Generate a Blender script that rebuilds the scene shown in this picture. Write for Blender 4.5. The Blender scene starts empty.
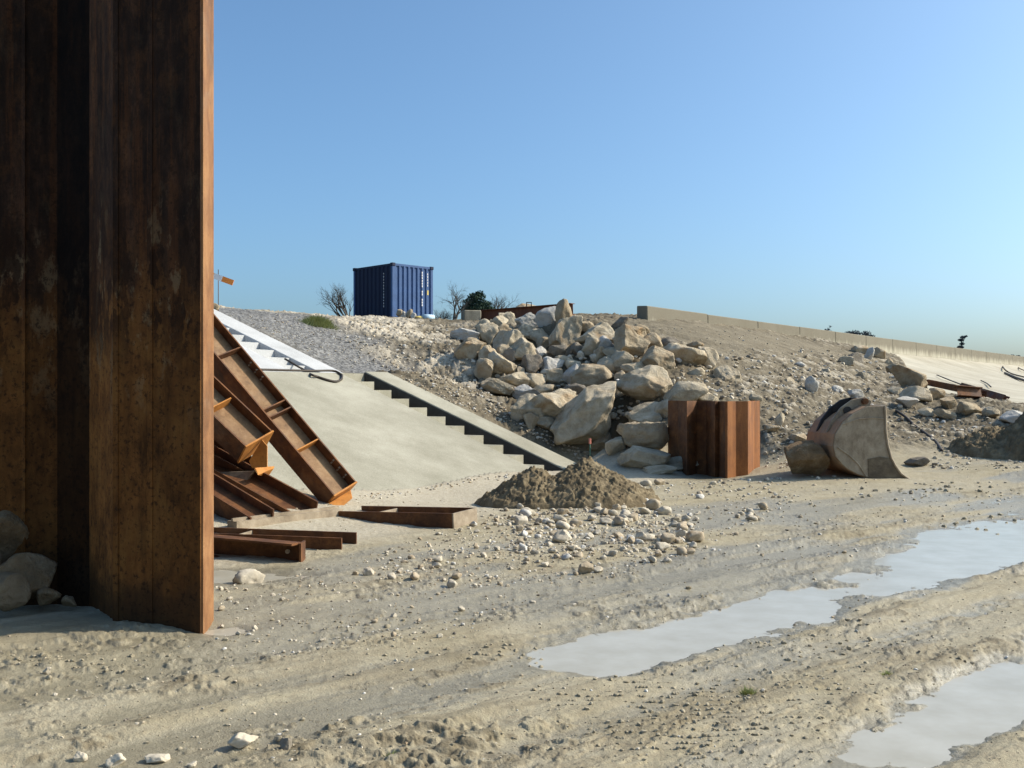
import bpy, bmesh, math, random
import numpy as np
from mathutils import Vector, Matrix

# ------------------------------------------------------------------ camera, sky, sun, exposure
sc = bpy.context.scene
COL = sc.collection
F, HZ, CZ = 1000.0, 390.0, 1.6          # focal length in pixels, horizon row, eye height
cam_d = bpy.data.cameras.new('camera'); cam = bpy.data.objects.new('camera', cam_d); COL.objects.link(cam)
cam.location = (0, 0, CZ); cam.rotation_euler = (math.radians(90), 0, 0)
cam_d.sensor_width = 36; cam_d.lens = 36 * F / 1024; cam_d.shift_y = 6 / 1024
cam_d.clip_start = .1; cam_d.clip_end = 5000
sc.camera = cam
SUN_EL = math.radians(36); SUN_DIR = Vector((1, .18, 0)).normalized()
SUN_AZ = math.atan2(SUN_DIR.x, SUN_DIR.y)
world = bpy.data.worlds.new('World'); sc.world = world; world.use_nodes = True
wn = world.node_tree
sky = wn.nodes.new('ShaderNodeTexSky'); sky.sky_type = 'NISHITA'; sky.sun_disc = False
sky.sun_elevation = SUN_EL; sky.sun_rotation = SUN_AZ
sky.air_density = .8; sky.dust_density = 3.0; sky.ozone_density = 8.0; sky.altitude = 0
tint = wn.nodes.new('ShaderNodeMix'); tint.data_type = 'RGBA'; tint.blend_type = 'MULTIPLY'; tint.inputs[0].default_value = 1
tint.inputs[7].default_value = (1.08, 1.15, 1.0, 1); wn.links.new(sky.outputs[0], tint.inputs[6]); wn.links.new(tint.outputs[2], wn.nodes['Background'].inputs[0]); wn.nodes['Background'].inputs[1].default_value = .15
sun_d = bpy.data.lights.new('sun', 'SUN'); sun = bpy.data.objects.new('sun', sun_d); COL.objects.link(sun)
sun_d.energy = 4.1; sun_d.angle = math.radians(.5); sun_d.color = (1, .885, .73)
sd = Vector((SUN_DIR.x * math.cos(SUN_EL), SUN_DIR.y * math.cos(SUN_EL), math.sin(SUN_EL)))
sun.rotation_euler = sd.to_track_quat('Z', 'Y').to_euler()
sc.view_settings.view_transform = 'Standard'; sc.view_settings.look = 'None'
sc.view_settings.exposure = .48; sc.view_settings.gamma = 1; sc.view_settings.use_curve_mapping = False
sc.cycles.max_bounces = 6; sc.cycles.caustics_reflective = False; sc.cycles.caustics_refractive = False
random.seed(4); RNG = np.random.default_rng(11)

# ------------------------------------------------------------------ numeric helpers
def P(px, py, Y):
    return Vector(((px - 512) / F * Y, Y, CZ + (HZ - py) / F * Y))
def sstep(a, b, x):
    t = np.clip((x - a) / (b - a), 0, 1); return t * t * (3 - 2 * t)
def _h(i, j, k, seed):
    n = (i.astype(np.int64) * 374761393 + j.astype(np.int64) * 668265263 + k * 2147483647 + seed * 1274126177) & 0xffffffff
    n = ((n ^ (n >> 13)) * 1274126177) & 0xffffffff
    n = ((n ^ (n >> 16)) * 2246822519) & 0xffffffff
    return ((n ^ (n >> 15)) & 0xffffff) / 0xffffff
def vn2(x, y, seed=0):
    i, j = np.floor(x), np.floor(y); u, v = x - i, y - j
    u = u * u * u * (u * (u * 6 - 15) + 10); v = v * v * v * (v * (v * 6 - 15) + 10)
    a, b, c, d = _h(i, j, 0, seed), _h(i + 1, j, 0, seed), _h(i, j + 1, 0, seed), _h(i + 1, j + 1, 0, seed)
    return (a * (1 - u) + b * u) * (1 - v) + (c * (1 - u) + d * u) * v
def fbm(x, y, f=1., o=4, seed=0, g=.5):
    s = 0; a = 1; t = 0
    for k in range(o):
        ca, sa = math.cos(.6 * k), math.sin(.6 * k)
        s = s + a * (vn2((x * ca - y * sa) * f, (x * sa + y * ca) * f, seed + k) - .5) * 2; t += a; a *= g; f *= 2.03
    return s / t
def vn3(p, seed=0):
    i = np.floor(p); w = p - i; w = w * w * (3 - 2 * w); r = 0
    for dx in (0, 1):
        for dy in (0, 1):
            for dz in (0, 1):
                k = (i[:, 2] + dz).astype(np.int64)
                r = r + _h(i[:, 0] + dx, i[:, 1] + dy, k, seed) * (w[:, 0] if dx else 1 - w[:, 0]) * (w[:, 1] if dy else 1 - w[:, 1]) * (w[:, 2] if dz else 1 - w[:, 2])
    return r
def fbm3(p, f, o, seed):
    s = 0; a = 1; t = 0
    for k in range(o):
        s = s + a * (vn3(p * f + 7.3 * k, seed + k) - .5) * 2; t += a; a *= .5; f *= 2.1
    return s / t

# ------------------------------------------------------------------ scene helpers
def tag(o, label=None, cat=None, group=None, kind=None):
    if label: o['label'] = label
    if cat: o['category'] = cat
    if group: o['group'] = group
    if kind: o['kind'] = kind
    return o
def empty(name, loc, label, cat, group=None):
    o = bpy.data.objects.new(name, None); COL.objects.link(o); o.location = loc
    o.empty_display_size = .2
    return tag(o, label, cat, group)
def link(name, me, parent=None, mat=None):
    o = bpy.data.objects.new(name, me); COL.objects.link(o)
    if mat: me.materials.append(mat)
    if parent is not None:
        o.parent = parent
        o.matrix_parent_inverse = Matrix.Translation(-Vector(parent.location)) if parent.type == 'EMPTY' else parent.matrix_basis.inverted()
    return o
def mesh(name, v, f, smooth=False):
    me = bpy.data.meshes.new(name)
    me.from_pydata([tuple(map(float, q)) for q in v], [], [tuple(map(int, q)) for q in f])
    me.update()
    if smooth: me.polygons.foreach_set('use_smooth', [True] * len(me.polygons))
    return me
def npmesh(name, V, Q, smooth=True):
    """V (n,3), Q (m,k) faces all of size k."""
    me = bpy.data.meshes.new(name); k = Q.shape[1]
    me.vertices.add(len(V)); me.vertices.foreach_set('co', np.ascontiguousarray(V, dtype=np.float32).ravel())
    me.loops.add(Q.size); me.loops.foreach_set('vertex_index', np.ascontiguousarray(Q, dtype=np.int32).ravel())
    me.polygons.add(len(Q)); me.polygons.foreach_set('loop_start', np.arange(0, Q.size, k, dtype=np.int32))
    me.polygons.foreach_set('use_smooth', np.full(len(Q), smooth))
    me.update(calc_edges=True); me.validate()
    return me
class MB:
    def __init__(s): s.v = []; s.f = []
    def add(s, v, f):
        n = len(s.v); s.v += [Vector(q) for q in v]; s.f += [tuple(i + n for i in q) for q in f]
    def box(s, c, ax, ay, az):
        """centre and three half-axis vectors"""
        c, ax, ay, az = map(Vector, (c, ax, ay, az))
        v = [c + i * ax + j * ay + k * az for i in (-1, 1) for j in (-1, 1) for k in (-1, 1)]
        s.add(v, [(0, 1, 3, 2), (4, 6, 7, 5), (0, 4, 5, 1), (2, 3, 7, 6), (0, 2, 6, 4), (1, 5, 7, 3)])
    def prism(s, poly, off):
        """closed polygon of 3D points pushed along off"""
        poly = [Vector(q) for q in poly]; n = len(poly); off = Vector(off)
        s.add(poly + [q + off for q in poly], [tuple(range(n - 1, -1, -1)), tuple(range(n, 2 * n))] + [(i, (i + 1) % n, n + (i + 1) % n, n + i) for i in range(n)])
    def tube(s, pts, r, n=6):
        pts = [Vector(q) for q in pts]; rs = r if hasattr(r, '__len__') else [r] * len(pts)
        ring = []; up = None
        for i, q in enumerate(pts):
            d = (pts[min(i + 1, len(pts) - 1)] - pts[max(i - 1, 0)]).normalized()
            a = d.orthogonal().normalized() if up is None else (up - d * up.dot(d)).normalized()
            up = a; b = d.cross(a)
            ring += [q + rs[i] * (math.cos(2 * math.pi * k / n) * a + math.sin(2 * math.pi * k / n) * b) for k in range(n)]
        f = [(i * n + k, i * n + (k + 1) % n, (i + 1) * n + (k + 1) % n, (i + 1) * n + k) for i in range(len(pts) - 1) for k in range(n)]
        f += [tuple(range(n - 1, -1, -1)), tuple(range((len(pts) - 1) * n, len(pts) * n))]
        s.add(ring, f)
    def build(s, name, mat, parent=None, smooth=False, bevel=0):
        me = mesh(name, s.v, s.f, smooth)
        bm = bmesh.new(); bm.from_mesh(me); bmesh.ops.recalc_face_normals(bm, faces=bm.faces)
        if bevel:
            bmesh.ops.bevel(bm, geom=[e for e in bm.edges if e.calc_face_angle(0) > .5], offset=bevel, segments=1, affect='EDGES', clamp_overlap=True)
        bm.to_mesh(me); bm.free()
        return link(name, me, parent, mat)

# ------------------------------------------------------------------ materials
class M:
    def __init__(s, name):
        s.m = bpy.data.materials.new(name); s.m.use_nodes = True; s.t = s.m.node_tree; s.n = s.t.nodes
        s.b = s.n['Principled BSDF']; s.b.inputs['Specular IOR Level'].default_value = .3
    def L(s, a, b): s.t.links.new(a, b)
    def tex(s, scale=1, obj=True, stretch=(1, 1, 1), loc=(0, 0, 0)):
        c = s.n.new('ShaderNodeTexCoord'); mp = s.n.new('ShaderNodeMapping')
        mp.inputs['Scale'].default_value = [scale * q for q in stretch]; mp.inputs['Location'].default_value = loc
        s.L(c.outputs['Object'], mp.inputs[0]); return mp.outputs[0]
    def noise(s, vec, scale, detail=6, rough=.6, dist=0):
        q = s.n.new('ShaderNodeTexNoise'); q.inputs['Scale'].default_value = scale; q.inputs['Detail'].default_value = detail
        q.inputs['Roughness'].default_value = rough; q.inputs['Distortion'].default_value = dist
        s.L(vec, q.inputs['Vector']); return q.outputs['Fac']
    def vor(s, vec, scale, feat='F1'):
        q = s.n.new('ShaderNodeTexVoronoi'); q.feature = feat; q.inputs['Scale'].default_value = scale; s.L(vec, q.inputs['Vector']); return q
    def ramp(s, fac, stops):
        q = s.n.new('ShaderNodeValToRGB'); e = q.color_ramp.elements
        while len(e) < len(stops): e.new(.5)
        for k, (p, c) in enumerate(stops):
            e[k].position = p; e[k].color = (*(c if hasattr(c, '__len__') else (c, c, c)), 1)
        s.L(fac, q.inputs[0]); return q.outputs[0]
    def mix(s, fac, a, b, mode='MIX'):
        q = s.n.new('ShaderNodeMix'); q.data_type = 'RGBA'; q.blend_type = mode
        for sock, val in ((q.inputs[0], fac), (q.inputs[6], a), (q.inputs[7], b)):
            if hasattr(val, 'is_linked'): s.L(val, sock)
            elif hasattr(val, '__len__'): sock.default_value = (*val, 1)
            else: sock.default_value = val
        return q.outputs[2]
    def math(s, op, a, b=0., clamp=False):
        q = s.n.new('ShaderNodeMath'); q.operation = op; q.use_clamp = clamp
        for sock, val in ((q.inputs[0], a), (q.inputs[1], b)):
            if hasattr(val, 'is_linked'): s.L(val, sock)
            else: sock.default_value = val
        return q.outputs[0]
    def attr(s, name):
        q = s.n.new('ShaderNodeAttribute'); q.attribute_name = name; return q.outputs['Fac']
    def rand(s):
        return s.n.new('ShaderNodeObjectInfo').outputs['Random']
    def bump(s, h, dist, strength=1.):
        q = s.n.new('ShaderNodeBump'); q.inputs['Distance'].default_value = dist; q.inputs['Strength'].default_value = strength
        s.L(h, q.inputs['Height']); s.L(q.outputs[0], s.b.inputs['Normal'])
    def out(s, col=None, rough=None, metal=None, spec=None):
        for k, val in (('Base Color', col), ('Roughness', rough), ('Metallic', metal), ('Specular IOR Level', spec)):
            if val is None: continue
            if hasattr(val, 'is_linked'): s.L(val, s.b.inputs[k])
            elif hasattr(val, '__len__'): s.b.inputs[k].default_value = (*val, 1)
            else: s.b.inputs[k].default_value = val
        return s.m

def ground_mat():
    m = M('mud_and_earth'); v = m.tex()
    big = m.noise(v, .45, 5); mid = m.noise(v, 2.6, 6, .65, .4); fine = m.noise(v, 22, 6, .7); grit = m.noise(v, 90, 3, .7)
    mud = m.ramp(mid, [(.25, (.25, .208, .128)), (.5, (.335, .29, .192)), (.75, (.40, .357, .252))])
    mud = m.mix(m.ramp(big, [(.4, 0.), (.62, .55)]), mud, (.375, .342, .26))
    mud = m.mix(m.ramp(fine, [(.3, .5), (.55, 0.)]), mud, (.23, .185, .125))
    earth = m.ramp(fine, [(.25, (.07, .056, .036)), (.5, (.165, .138, .093)), (.72, (.30, .265, .20))])
    earth = m.mix(m.math('MULTIPLY', m.ramp(m.noise(v, 1.1, 7, .7, .3), [(.42, 1.), (.58, 0.)]), .6), earth, (.085, .068, .044))
    grav = m.ramp(m.vor(v, 16).outputs['Color'], [(.1, (.08, .08, .078)), (.5, (.16, .158, .152)), (.9, (.28, .275, .262))])
    chalk = m.ramp(fine, [(.25, (.30, .25, .175)), (.5, (.46, .41, .32)), (.75, (.57, .53, .44))])
    c = m.mix(m.attr('earth'), mud, earth); c = m.mix(m.attr('gravel'), c, grav); c = m.mix(m.attr('chalk'), c, chalk)
    c = m.mix(m.attr('clod'), c, (.105, .080, .046))
    wet = m.attr('wet')
    c = m.mix(m.math('MULTIPLY', wet, .6), c, (.24, .212, .143))
    c = m.mix(m.math('MULTIPLY', m.ramp(grit, [(.64, 0.), (.74, 1.)]), .3), c, (.47, .43, .35))
    h = m.math('ADD', m.math('MULTIPLY', fine, .6), m.math('MULTIPLY', grit, .35))
    m.bump(h, .022, .8)
    r = m.math('SUBTRACT', .92, m.math('MULTIPLY', wet, .62))
    return m.out(c, r, None, m.math('ADD', .15, m.math('MULTIPLY', wet, .4)))
def stone_mat(name, cols, stain=.5, seed=0, bd=.09):
    m = M(name); v = m.tex(1, loc=(seed, seed * 2, 0)); rnd = m.rand()
    ofs = m.n.new('ShaderNodeVectorMath'); ofs.operation = 'ADD'; m.L(v, ofs.inputs[0])
    cx = m.n.new('ShaderNodeCombineXYZ'); m.L(m.math('MULTIPLY', rnd, 37.), cx.inputs[0]); m.L(cx.outputs[0], ofs.inputs[1]); v = ofs.outputs[0]
    a = m.noise(v, 3.5, 8, .68); b = m.noise(v, 1.3, 4, .6, .6); g = m.noise(v, 30, 4, .7)
    c = m.ramp(a, [(.28, cols[0]), (.5, cols[1]), (.72, cols[2])])
    c = m.mix(m.math('MULTIPLY', m.ramp(b, [(.56, 0.), (.70, 1.)]), stain), c, (.30, .165, .06))
    c = m.mix(m.math('MULTIPLY', rnd, .28), c, (.28, .245, .18))
    c = m.mix(m.math('MULTIPLY', m.ramp(g, [(.25, 1.), (.42, 0.)]), .5), c, (.10, .085, .06))
    m.bump(m.math('ADD', m.math('MULTIPLY', a, .7), m.math('MULTIPLY', g, .3)), bd, 1.)
    return m.out(c, .9, None, .2)
def concrete_mat(name, c0, c1, c2, streak=0., sc_=1.):
    m = M(name); v = m.tex(sc_)
    a = m.noise(v, .7, 8, .68); g = m.noise(v, 38, 4, .75)
    c = m.ramp(m.math('ADD', m.math('MULTIPLY', a, .6), m.math('MULTIPLY', g, .4)), [(.38, c0), (.5, c1), (.62, c2)])
    if streak:
        st = m.noise(m.tex(sc_, stretch=(1, 1, .12)), 1.6, 5, .7)
        c = m.mix(m.math('MULTIPLY', m.ramp(st, [(.46, 0.), (.62, 1.)]), streak), c, (.10, .085, .06))
    m.bump(g, .012, .6)
    return m.out(c, .88, None, .2)
def rust_mat(name, dark, mid, light, pale=.0, rough=.75, stretch=(1, 1, .16), metal=.0):
    m = M(name); v = m.tex(1, stretch=stretch); v2 = m.tex()
    a = m.noise(v, 5, 8, .7, .3); b = m.noise(v2, 2.2, 7, .7, .5); g = m.noise(v2, 45, 4, .7)
    c = m.ramp(m.math('ADD', m.math('MULTIPLY', a, .55), m.math('MULTIPLY', b, .45)), [(.34, dark), (.5, mid), (.66, light)])
    c = m.mix(m.math('MULTIPLY', m.ramp(g, [(.3, 1.), (.45, 0.)]), .5), c, dark)
    if pale:
        c = m.mix(m.math('MULTIPLY', m.ramp(m.noise(v2, 1.5, 6, .72, .8), [(.54, 0.), (.66, 1.)]), pale), c, (.30, .25, .18))
    m.bump(m.math('ADD', b, m.math('MULTIPLY', g, .5)), .006, .7)
    return m.out(c, m.ramp(b, [(.3, rough - .15), (.7, min(rough + .15, 1.))]), metal, .35)
def plain(name, col, rough=.7, var=.25, sc_=6., metal=0.):
    m = M(name); v = m.tex(); a = m.noise(v, sc_, 6, .65)
    lo = tuple(q * (1 - var) for q in col); hi = tuple(min(q * (1 + var), 1) for q in col)
    m.bump(a, .004, .4)
    return m.out(m.ramp(a, [(.3, lo), (.7, hi)]), rough, metal)

MAT = {}
MAT['ground'] = ground_mat()
MAT['stone'] = stone_mat('weathered_limestone', ((.27, .21, .135), (.48, .405, .285), (.63, .555, .42)), .55)
MAT['white_rubble'] = stone_mat('whitish_rubble', ((.42, .40, .35), (.58, .56, .51), (.68, .66, .62)), .1, 23, .008)
MAT['tan_rubble'] = stone_mat('tan_rubble', ((.27, .205, .13), (.43, .35, .245), (.55, .48, .36)), .4, 25, .008)
MAT['dark_rubble'] = stone_mat('dark_rubble', ((.10, .085, .065), (.19, .165, .13), (.28, .25, .21)), .2, 27, .008)
MAT['rubble'] = stone_mat('pale_rubble', ((.34, .285, .205), (.53, .47, .365), (.66, .605, .50)), .3, 21, .008)
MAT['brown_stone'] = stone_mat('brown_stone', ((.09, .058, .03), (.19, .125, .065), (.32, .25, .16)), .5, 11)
MAT['white_stone'] = stone_mat('pale_limestone', ((.38, .36, .31), (.52, .50, .45), (.62, .60, .56)), .1, 3)
MAT['tan_stone'] = stone_mat('tan_limestone', ((.24, .175, .105), (.40, .315, .205), (.50, .43, .31)), .7, 5)
MAT['dark_stone'] = stone_mat('dark_stone', ((.10, .085, .065), (.19, .165, .13), (.28, .25, .21)), .3, 7)
MAT['concrete'] = concrete_mat('slab_concrete', (.235, .222, .166), (.305, .289, .225), (.385, .366, .292))
MAT['white_concrete'] = concrete_mat('fresh_concrete', (.36, .365, .36), (.45, .455, .45), (.52, .525, .52))
MAT['old_concrete'] = concrete_mat('old_concrete', (.19, .17, .125), (.27, .245, .185), (.36, .33, .26), .7, .6)
def parapet_mat():
    m = M('stained_parapet_concrete'); v = m.tex(.6); g = m.noise(v, 30, 4, .7); a = m.noise(v, 1.5, 6, .65)
    sp = m.n.new('ShaderNodeSeparateXYZ'); m.L(m.tex(), sp.inputs[0])
    c = m.ramp(m.math('ADD', m.math('MULTIPLY', a, .6), m.math('MULTIPLY', g, .4)), [(.33, (.30, .27, .20)), (.5, (.40, .37, .285)), (.66, (.47, .44, .35))])
    st = m.noise(m.tex(1, stretch=(1, 1, .10)), 2.4, 5, .7)
    low = m.math('ADD', sp.outputs[2], m.math('MULTIPLY', st, 1.1))
    c = m.mix(m.math('MULTIPLY', m.ramp(m.math('SUBTRACT', low, 4.45), [(.0, 0.), (.35, 1.)]), .78), c, (.135, .118, .085))
    m.bump(g, .015, .7); return m.out(c, .9, None, .2)
MAT['parapet'] = parapet_mat()
MAT['slope_concrete'] = concrete_mat('weathered_slope_concrete', (.33, .295, .22), (.42, .385, .30), (.48, .45, .36), .15, .4)
MAT['rust_wall'] = rust_mat('rusted_sheet_pile_steel', (.022, .012, .007), (.105, .048, .02), (.20, .10, .042), .35)
MAT['rust'] = rust_mat('rusty_steel', (.034, .014, .006), (.115, .046, .016), (.25, .105, .034), .12, stretch=(1, 1, 1))
MAT['rust_web'] = rust_mat('lighter_rust_web', (.09, .045, .02), (.23, .135, .065), (.34, .23, .13), .2, stretch=(1, 1, 1))
MAT['rust_orange'] = rust_mat('orange_rusty_steel', (.22, .08, .016), (.42, .17, .032), (.56, .25, .06), .0, stretch=(1, 1, .5))
MAT['rust_pale'] = rust_mat('silt_coated_steel', (.12, .085, .055), (.27, .215, .15), (.38, .32, .24), .5, stretch=(1, 1, 1))
MAT['rust_pile'] = rust_mat('orange_sheet_pile_steel', (.095, .032, .008), (.225, .083, .021), (.34, .145, .045), .0)
MAT['bucket'] = rust_mat('worn_bucket_steel', (.13, .095, .06), (.30, .24, .165), (.45, .385, .29), .6, stretch=(1, 1, .6))
MAT['bucket_orange'] = rust_mat('orange_worn_paint', (.20, .13, .08), (.34, .20, .11), (.42, .27, .16), .45, stretch=(1, 1, 1))
MAT['dark_steel'] = plain('dark_steel', (.03, .027, .025), .6)
MAT['slot_shade'] = plain('slot_shade_colour', (.06, .058, .052), .9)  # near-black that stands in for shade inside the stair gutter
MAT['cable'] = plain('black_hose', (.05, .038, .028), .6)
MAT['blue'] = plain('blue_container_paint', (.042, .095, .225), .5, .16, 3)
MAT['shade_blue'] = plain('shaded_container_paint', (.005, .011, .038), .6, .16, 3)  # same container paint, darkened to put the sunless side's shade into the colour
MAT['white'] = plain('white_paint', (.75, .75, .75), .6, .06)
MAT['orange'] = plain('orange_paint', (.80, .26, .05), .6, .08)
MAT['bark'] = plain('grey_bark', (.11, .10, .085), .95)
MAT['pine'] = plain('pine_needles', (.035, .065, .04), .9, .5, 14)
MAT['far_green'] = plain('distant_foliage', (.05, .065, .075), .9, .4, 8)
MAT['grass'] = plain('dry_green_grass', (.30, .31, .11), .9, .4, 9)
MAT['soil'] = stone_mat('damp_clumpy_soil', ((.06, .043, .022), (.15, .112, .06), (.30, .24, .145)), .1, 9, .03)
MAT['clod'] = stone_mat('drying_mud_clods', ((.21, .17, .105), (.32, .275, .19), (.42, .37, .27)), .1, 13, .006)
MAT['yellow'] = plain('yellow_plastic', (.62, .48, .14), .6)
MAT['pale_blue'] = plain('pale_blue_plastic', (.40, .55, .66), .6, .1)
MAT['pink'] = plain('pink_paint', (.62, .22, .16), .6)
MAT['green_stake'] = plain('green_stake', (.09, .17, .12), .7)
def water_mat():
    m = M('silty_puddle_water'); v = m.tex(); n = m.noise(v, 3, 4, .6); r = m.noise(v, 14, 3, .5)
    c = m.ramp(n, [(.3, (.35, .32, .245)), (.7, (.43, .405, .335))])
    m.bump(r, .004, .25)
    m.b.inputs['IOR'].default_value = 1.33
    return m.out(c, .17, None, .45)
MAT['water'] = water_mat()

# ------------------------------------------------------------------ terrain
US, UL = np.array((-.866, .5)), np.array((.5, .866))     # up the dike, along the dike
def SL(s, l, z=0.):
    return Vector((1.4 + s * US[0] + l * UL[0], 21 + s * US[1] + l * UL[1], z))
def to_sl(X, Y):
    return (X - 1.4) * US[0] + (Y - 21) * US[1], (X - 1.4) * UL[0] + (Y - 21) * UL[1]
K = .395                                                   # slope of the dike face
ctrl = []
def cp(px, py, Y): p = P(px, py, Y); ctrl.append((p.x, p.y, p.z))
for l in (-26, -14, -6, -2, 0, 1.5):
    for s in (-2.5, 0, 2.5, 5.0, 6.3, 8.5, 11):
        z = {-2.5: 0, 0: .02, 2.5: 1.0, 5.0: 2.0, 6.3: 2.05, 8.5: 2.85, 11: 3.68}[s]
        q = SL(s, l); ctrl.append((q.x, q.y, z))
for l, s, z in ((4, 2.5, 1.1), (4, 5, 2.1), (4, 7.5, 2.75), (4, 11, 3.74), (8, 5, 2.3), (8, 8, 3.1), (8, 11.5, 3.95), (-14, 20, 4.2), (-4, 20, 4.2), (3, 20, 4.2), (14, 17, 4.45)):
    q = SL(s, l); ctrl.append((q.x, q.y, z))
for a in ((400, 319.5, 40), (440, 321, 41), (393, 320, 45.5), (350, 320, 47), (440, 322, 46), (500, 322, 38), (480, 350, 30), (465, 380, 26.5), (500, 420, 23.2),
          (560, 330, 31), (520, 350, 28.5), (600, 350, 27.5), (560, 400, 24), (640, 400, 23.3), (620, 440, 21.6), (700, 380, 25), (700, 430, 21.8), (690, 462, 20.4),
          (580, 326, 30.5), (600, 325, 31.5), (560, 321, 33), (600, 321, 35), (640, 319, 37), (570, 316, 38), (610, 316, 40), (650, 316.5, 42), (540, 317, 44), (600, 318, 48), (680, 330, 34.5), (720, 342, 33), (760, 352, 33), (680, 319.5, 39.5), (720, 323.5, 43), (760, 328.5, 46.5), (800, 335.5, 50), (840, 344.5, 54), (870, 354, 58),
          (740, 380, 26.5), (780, 400, 24.5), (780, 440, 21.3), (760, 466, 20), (820, 400, 25.5), (820, 370, 33), (830, 450, 20.8), (860, 372, 38), (900, 396, 34), (880, 420, 25.5),
          (905, 380, 44), (930, 402, 35), (1000, 404, 36), (960, 408, 33), (1024, 412, 30), (960, 432, 25), (1000, 470, 19), (930, 462, 21), (900, 446, 22.5), (890, 466, 20.6), (1150, 430, 25), (1100, 470, 19), (1300, 470, 19)):
    cp(*a)
for x, y, z in ((30, 60, 1.6), (42, 75, 1.5), (36, 55, .9), (50, 60, .3), (60, 90, .8), (33, 40, .6), (45, 40, .2), (26, 30, .4), (80, 80, 0), (200, 150, -.5), (300, 300, -.5),
                (9, 60, 3.6), (20, 80, 3.4), (-30, 70, 3.6), (0, 120, 3), (-100, 120, 3), (-200, 300, 2), (100, 350, 1), (-60, 10, 1.5), (-40, -30, 0), (40, -30, 0), (0, -60, 0), (300, -200, 0), (-300, -200, 0), (-300, 50, 2)):
    ctrl.append((x, y, z))
for x in np.arange(-16, 30, 3.5):
    for y in (-8, -2, 2, 6, 10, 13, 16.5):
        s, l = to_sl(x, y)
        if s < -2.6: ctrl.append((x, y, 0.))
C = np.array(ctrl); n = len(C)
def kern(r2): return np.sqrt(r2 + 1.2)
A = kern(((C[:, None, :2] - C[None, :, :2]) ** 2).sum(-1)); A = np.block([[A, np.ones((n, 1))], [np.ones((1, n)), np.zeros((1, 1))]])
Wt = np.linalg.solve(A + 1e-6 * np.eye(n + 1), np.append(C[:, 2], 0))
def base(X, Y):
    X = np.asarray(X, float).ravel(); Y = np.asarray(Y, float).ravel(); z = np.full(X.shape, Wt[-1])
    for i in range(0, len(X), 40000):
        sl = slice(i, i + 40000)
        z[sl] += kern((X[sl, None] - C[None, :, 0]) ** 2 + (Y[sl, None] - C[None, :, 1]) ** 2) @ Wt[:-1]
    return z
TQ, TP = np.array((.76, .65)), np.array((-.65, .76))      # along and across the wheel ruts
APR = [(.06, 3.80), (.5, 3.62), (1.5, 3.25), (3, 2.80), (6, 2.12), (10, 1.42), (15, .78), (22, .2), (30, -.6)]
W0 = Vector((5.0, 37, 0)); WD, WV = Vector((.6057, .7957, 0)), Vector((.7957, -.6057, 0))
def apron_ta(px, py):
    for Y in np.arange(20, 130, .05):
        q_ = P(px, py, Y); r_ = Vector((q_.x, q_.y, 0)) - W0; a_ = r_.dot(WV)
        if a_ >= 0 and q_.z < np.interp(a_, [k[0] for k in APR], [k[1] for k in APR]): return r_.dot(WD), a_
_edge = sorted([apron_ta(*q_) for q_ in ((884, 358.5), (897, 365), (912, 376), (926, 388), (938, 397))], key=lambda k: k[1])
raw = base
def base(X, Y):
    X = np.asarray(X, float).ravel(); Y = np.asarray(Y, float).ravel(); z = raw(X, Y)
    dx, dy = X - W0.x, Y - W0.y; t_ = dx * WD.x + dy * WD.y; a_ = dx * WV.x + dy * WV.y
    zc = np.interp(a_, [k[0] for k in APR], [k[1] for k in APR]); tb = np.interp(a_, [k[1] for k in _edge], [k[0] for k in _edge])
    m_ = sstep(-.3, 1.2, t_ - tb) * sstep(-.6, 0, a_) * (1 - sstep(10.5, 12.5, a_))
    z = z * (1 - m_) + np.minimum(z, zc - .6) * m_
    up_ = sstep(-5, -1.6, t_ - tb) * (1 - sstep(-.3, .6, t_ - tb)) * sstep(-.6, .2, a_) * (1 - sstep(13, 17, a_))
    return z + np.maximum(zc + .10 - z, 0) * up_
def boxf(x, a, b, w): return sstep(a - w, a + w, x) * (1 - sstep(b - w, b + w, x))
def puddle_field(X, Y):
    q = X * TQ[0] + Y * TQ[1]; p = X * TP[0] + Y * TP[1]
    wob = .17 * fbm(q, p * 2.2, .9, 4, 50) + .22 * fbm(X, Y, 3.2, 5, 53, .6)
    pp = p + wob; qq = q + .35 * fbm(q, p, .7, 3, 51)
    a = boxf(pp, 3.98, 4.66, .26) * boxf(qq, 4.1, 6.75, .35)
    wb = np.clip((q - 7.6) / 3, 0, 1)
    b = boxf(pp, 4.02, 4.5 + 1.05 * wb, .27) * boxf(qq, 7.7, 15.5, .4)
    c = boxf(pp, 2.10, 2.62, .2) * boxf(qq, 4.0, 9.5, .3)
    e = np.exp(-(((X + 1.93) / .17) ** 2 + ((Y - 6.72) / .14) ** 2))
    g = np.exp(-(((X + 2.6) / .75) ** 2 + ((Y - 8.75) / .35) ** 2))
    k = 0 * a
    k = np.maximum(k, .7 * boxf(pp, 4.0, 4.9, .2) * boxf(qq, 6.4, 8.2, .3) * sstep(-.35, .2, fbm(q, p * 2, 2.0, 3, 58)))
    return np.maximum.reduce([a, b, c, e, g, k])
def plan_poly(pts):
    out = []
    for px, py in pts: h_ = hit(px, py); out.append((h_.x, h_.y))
    return np.array(out)
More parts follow.
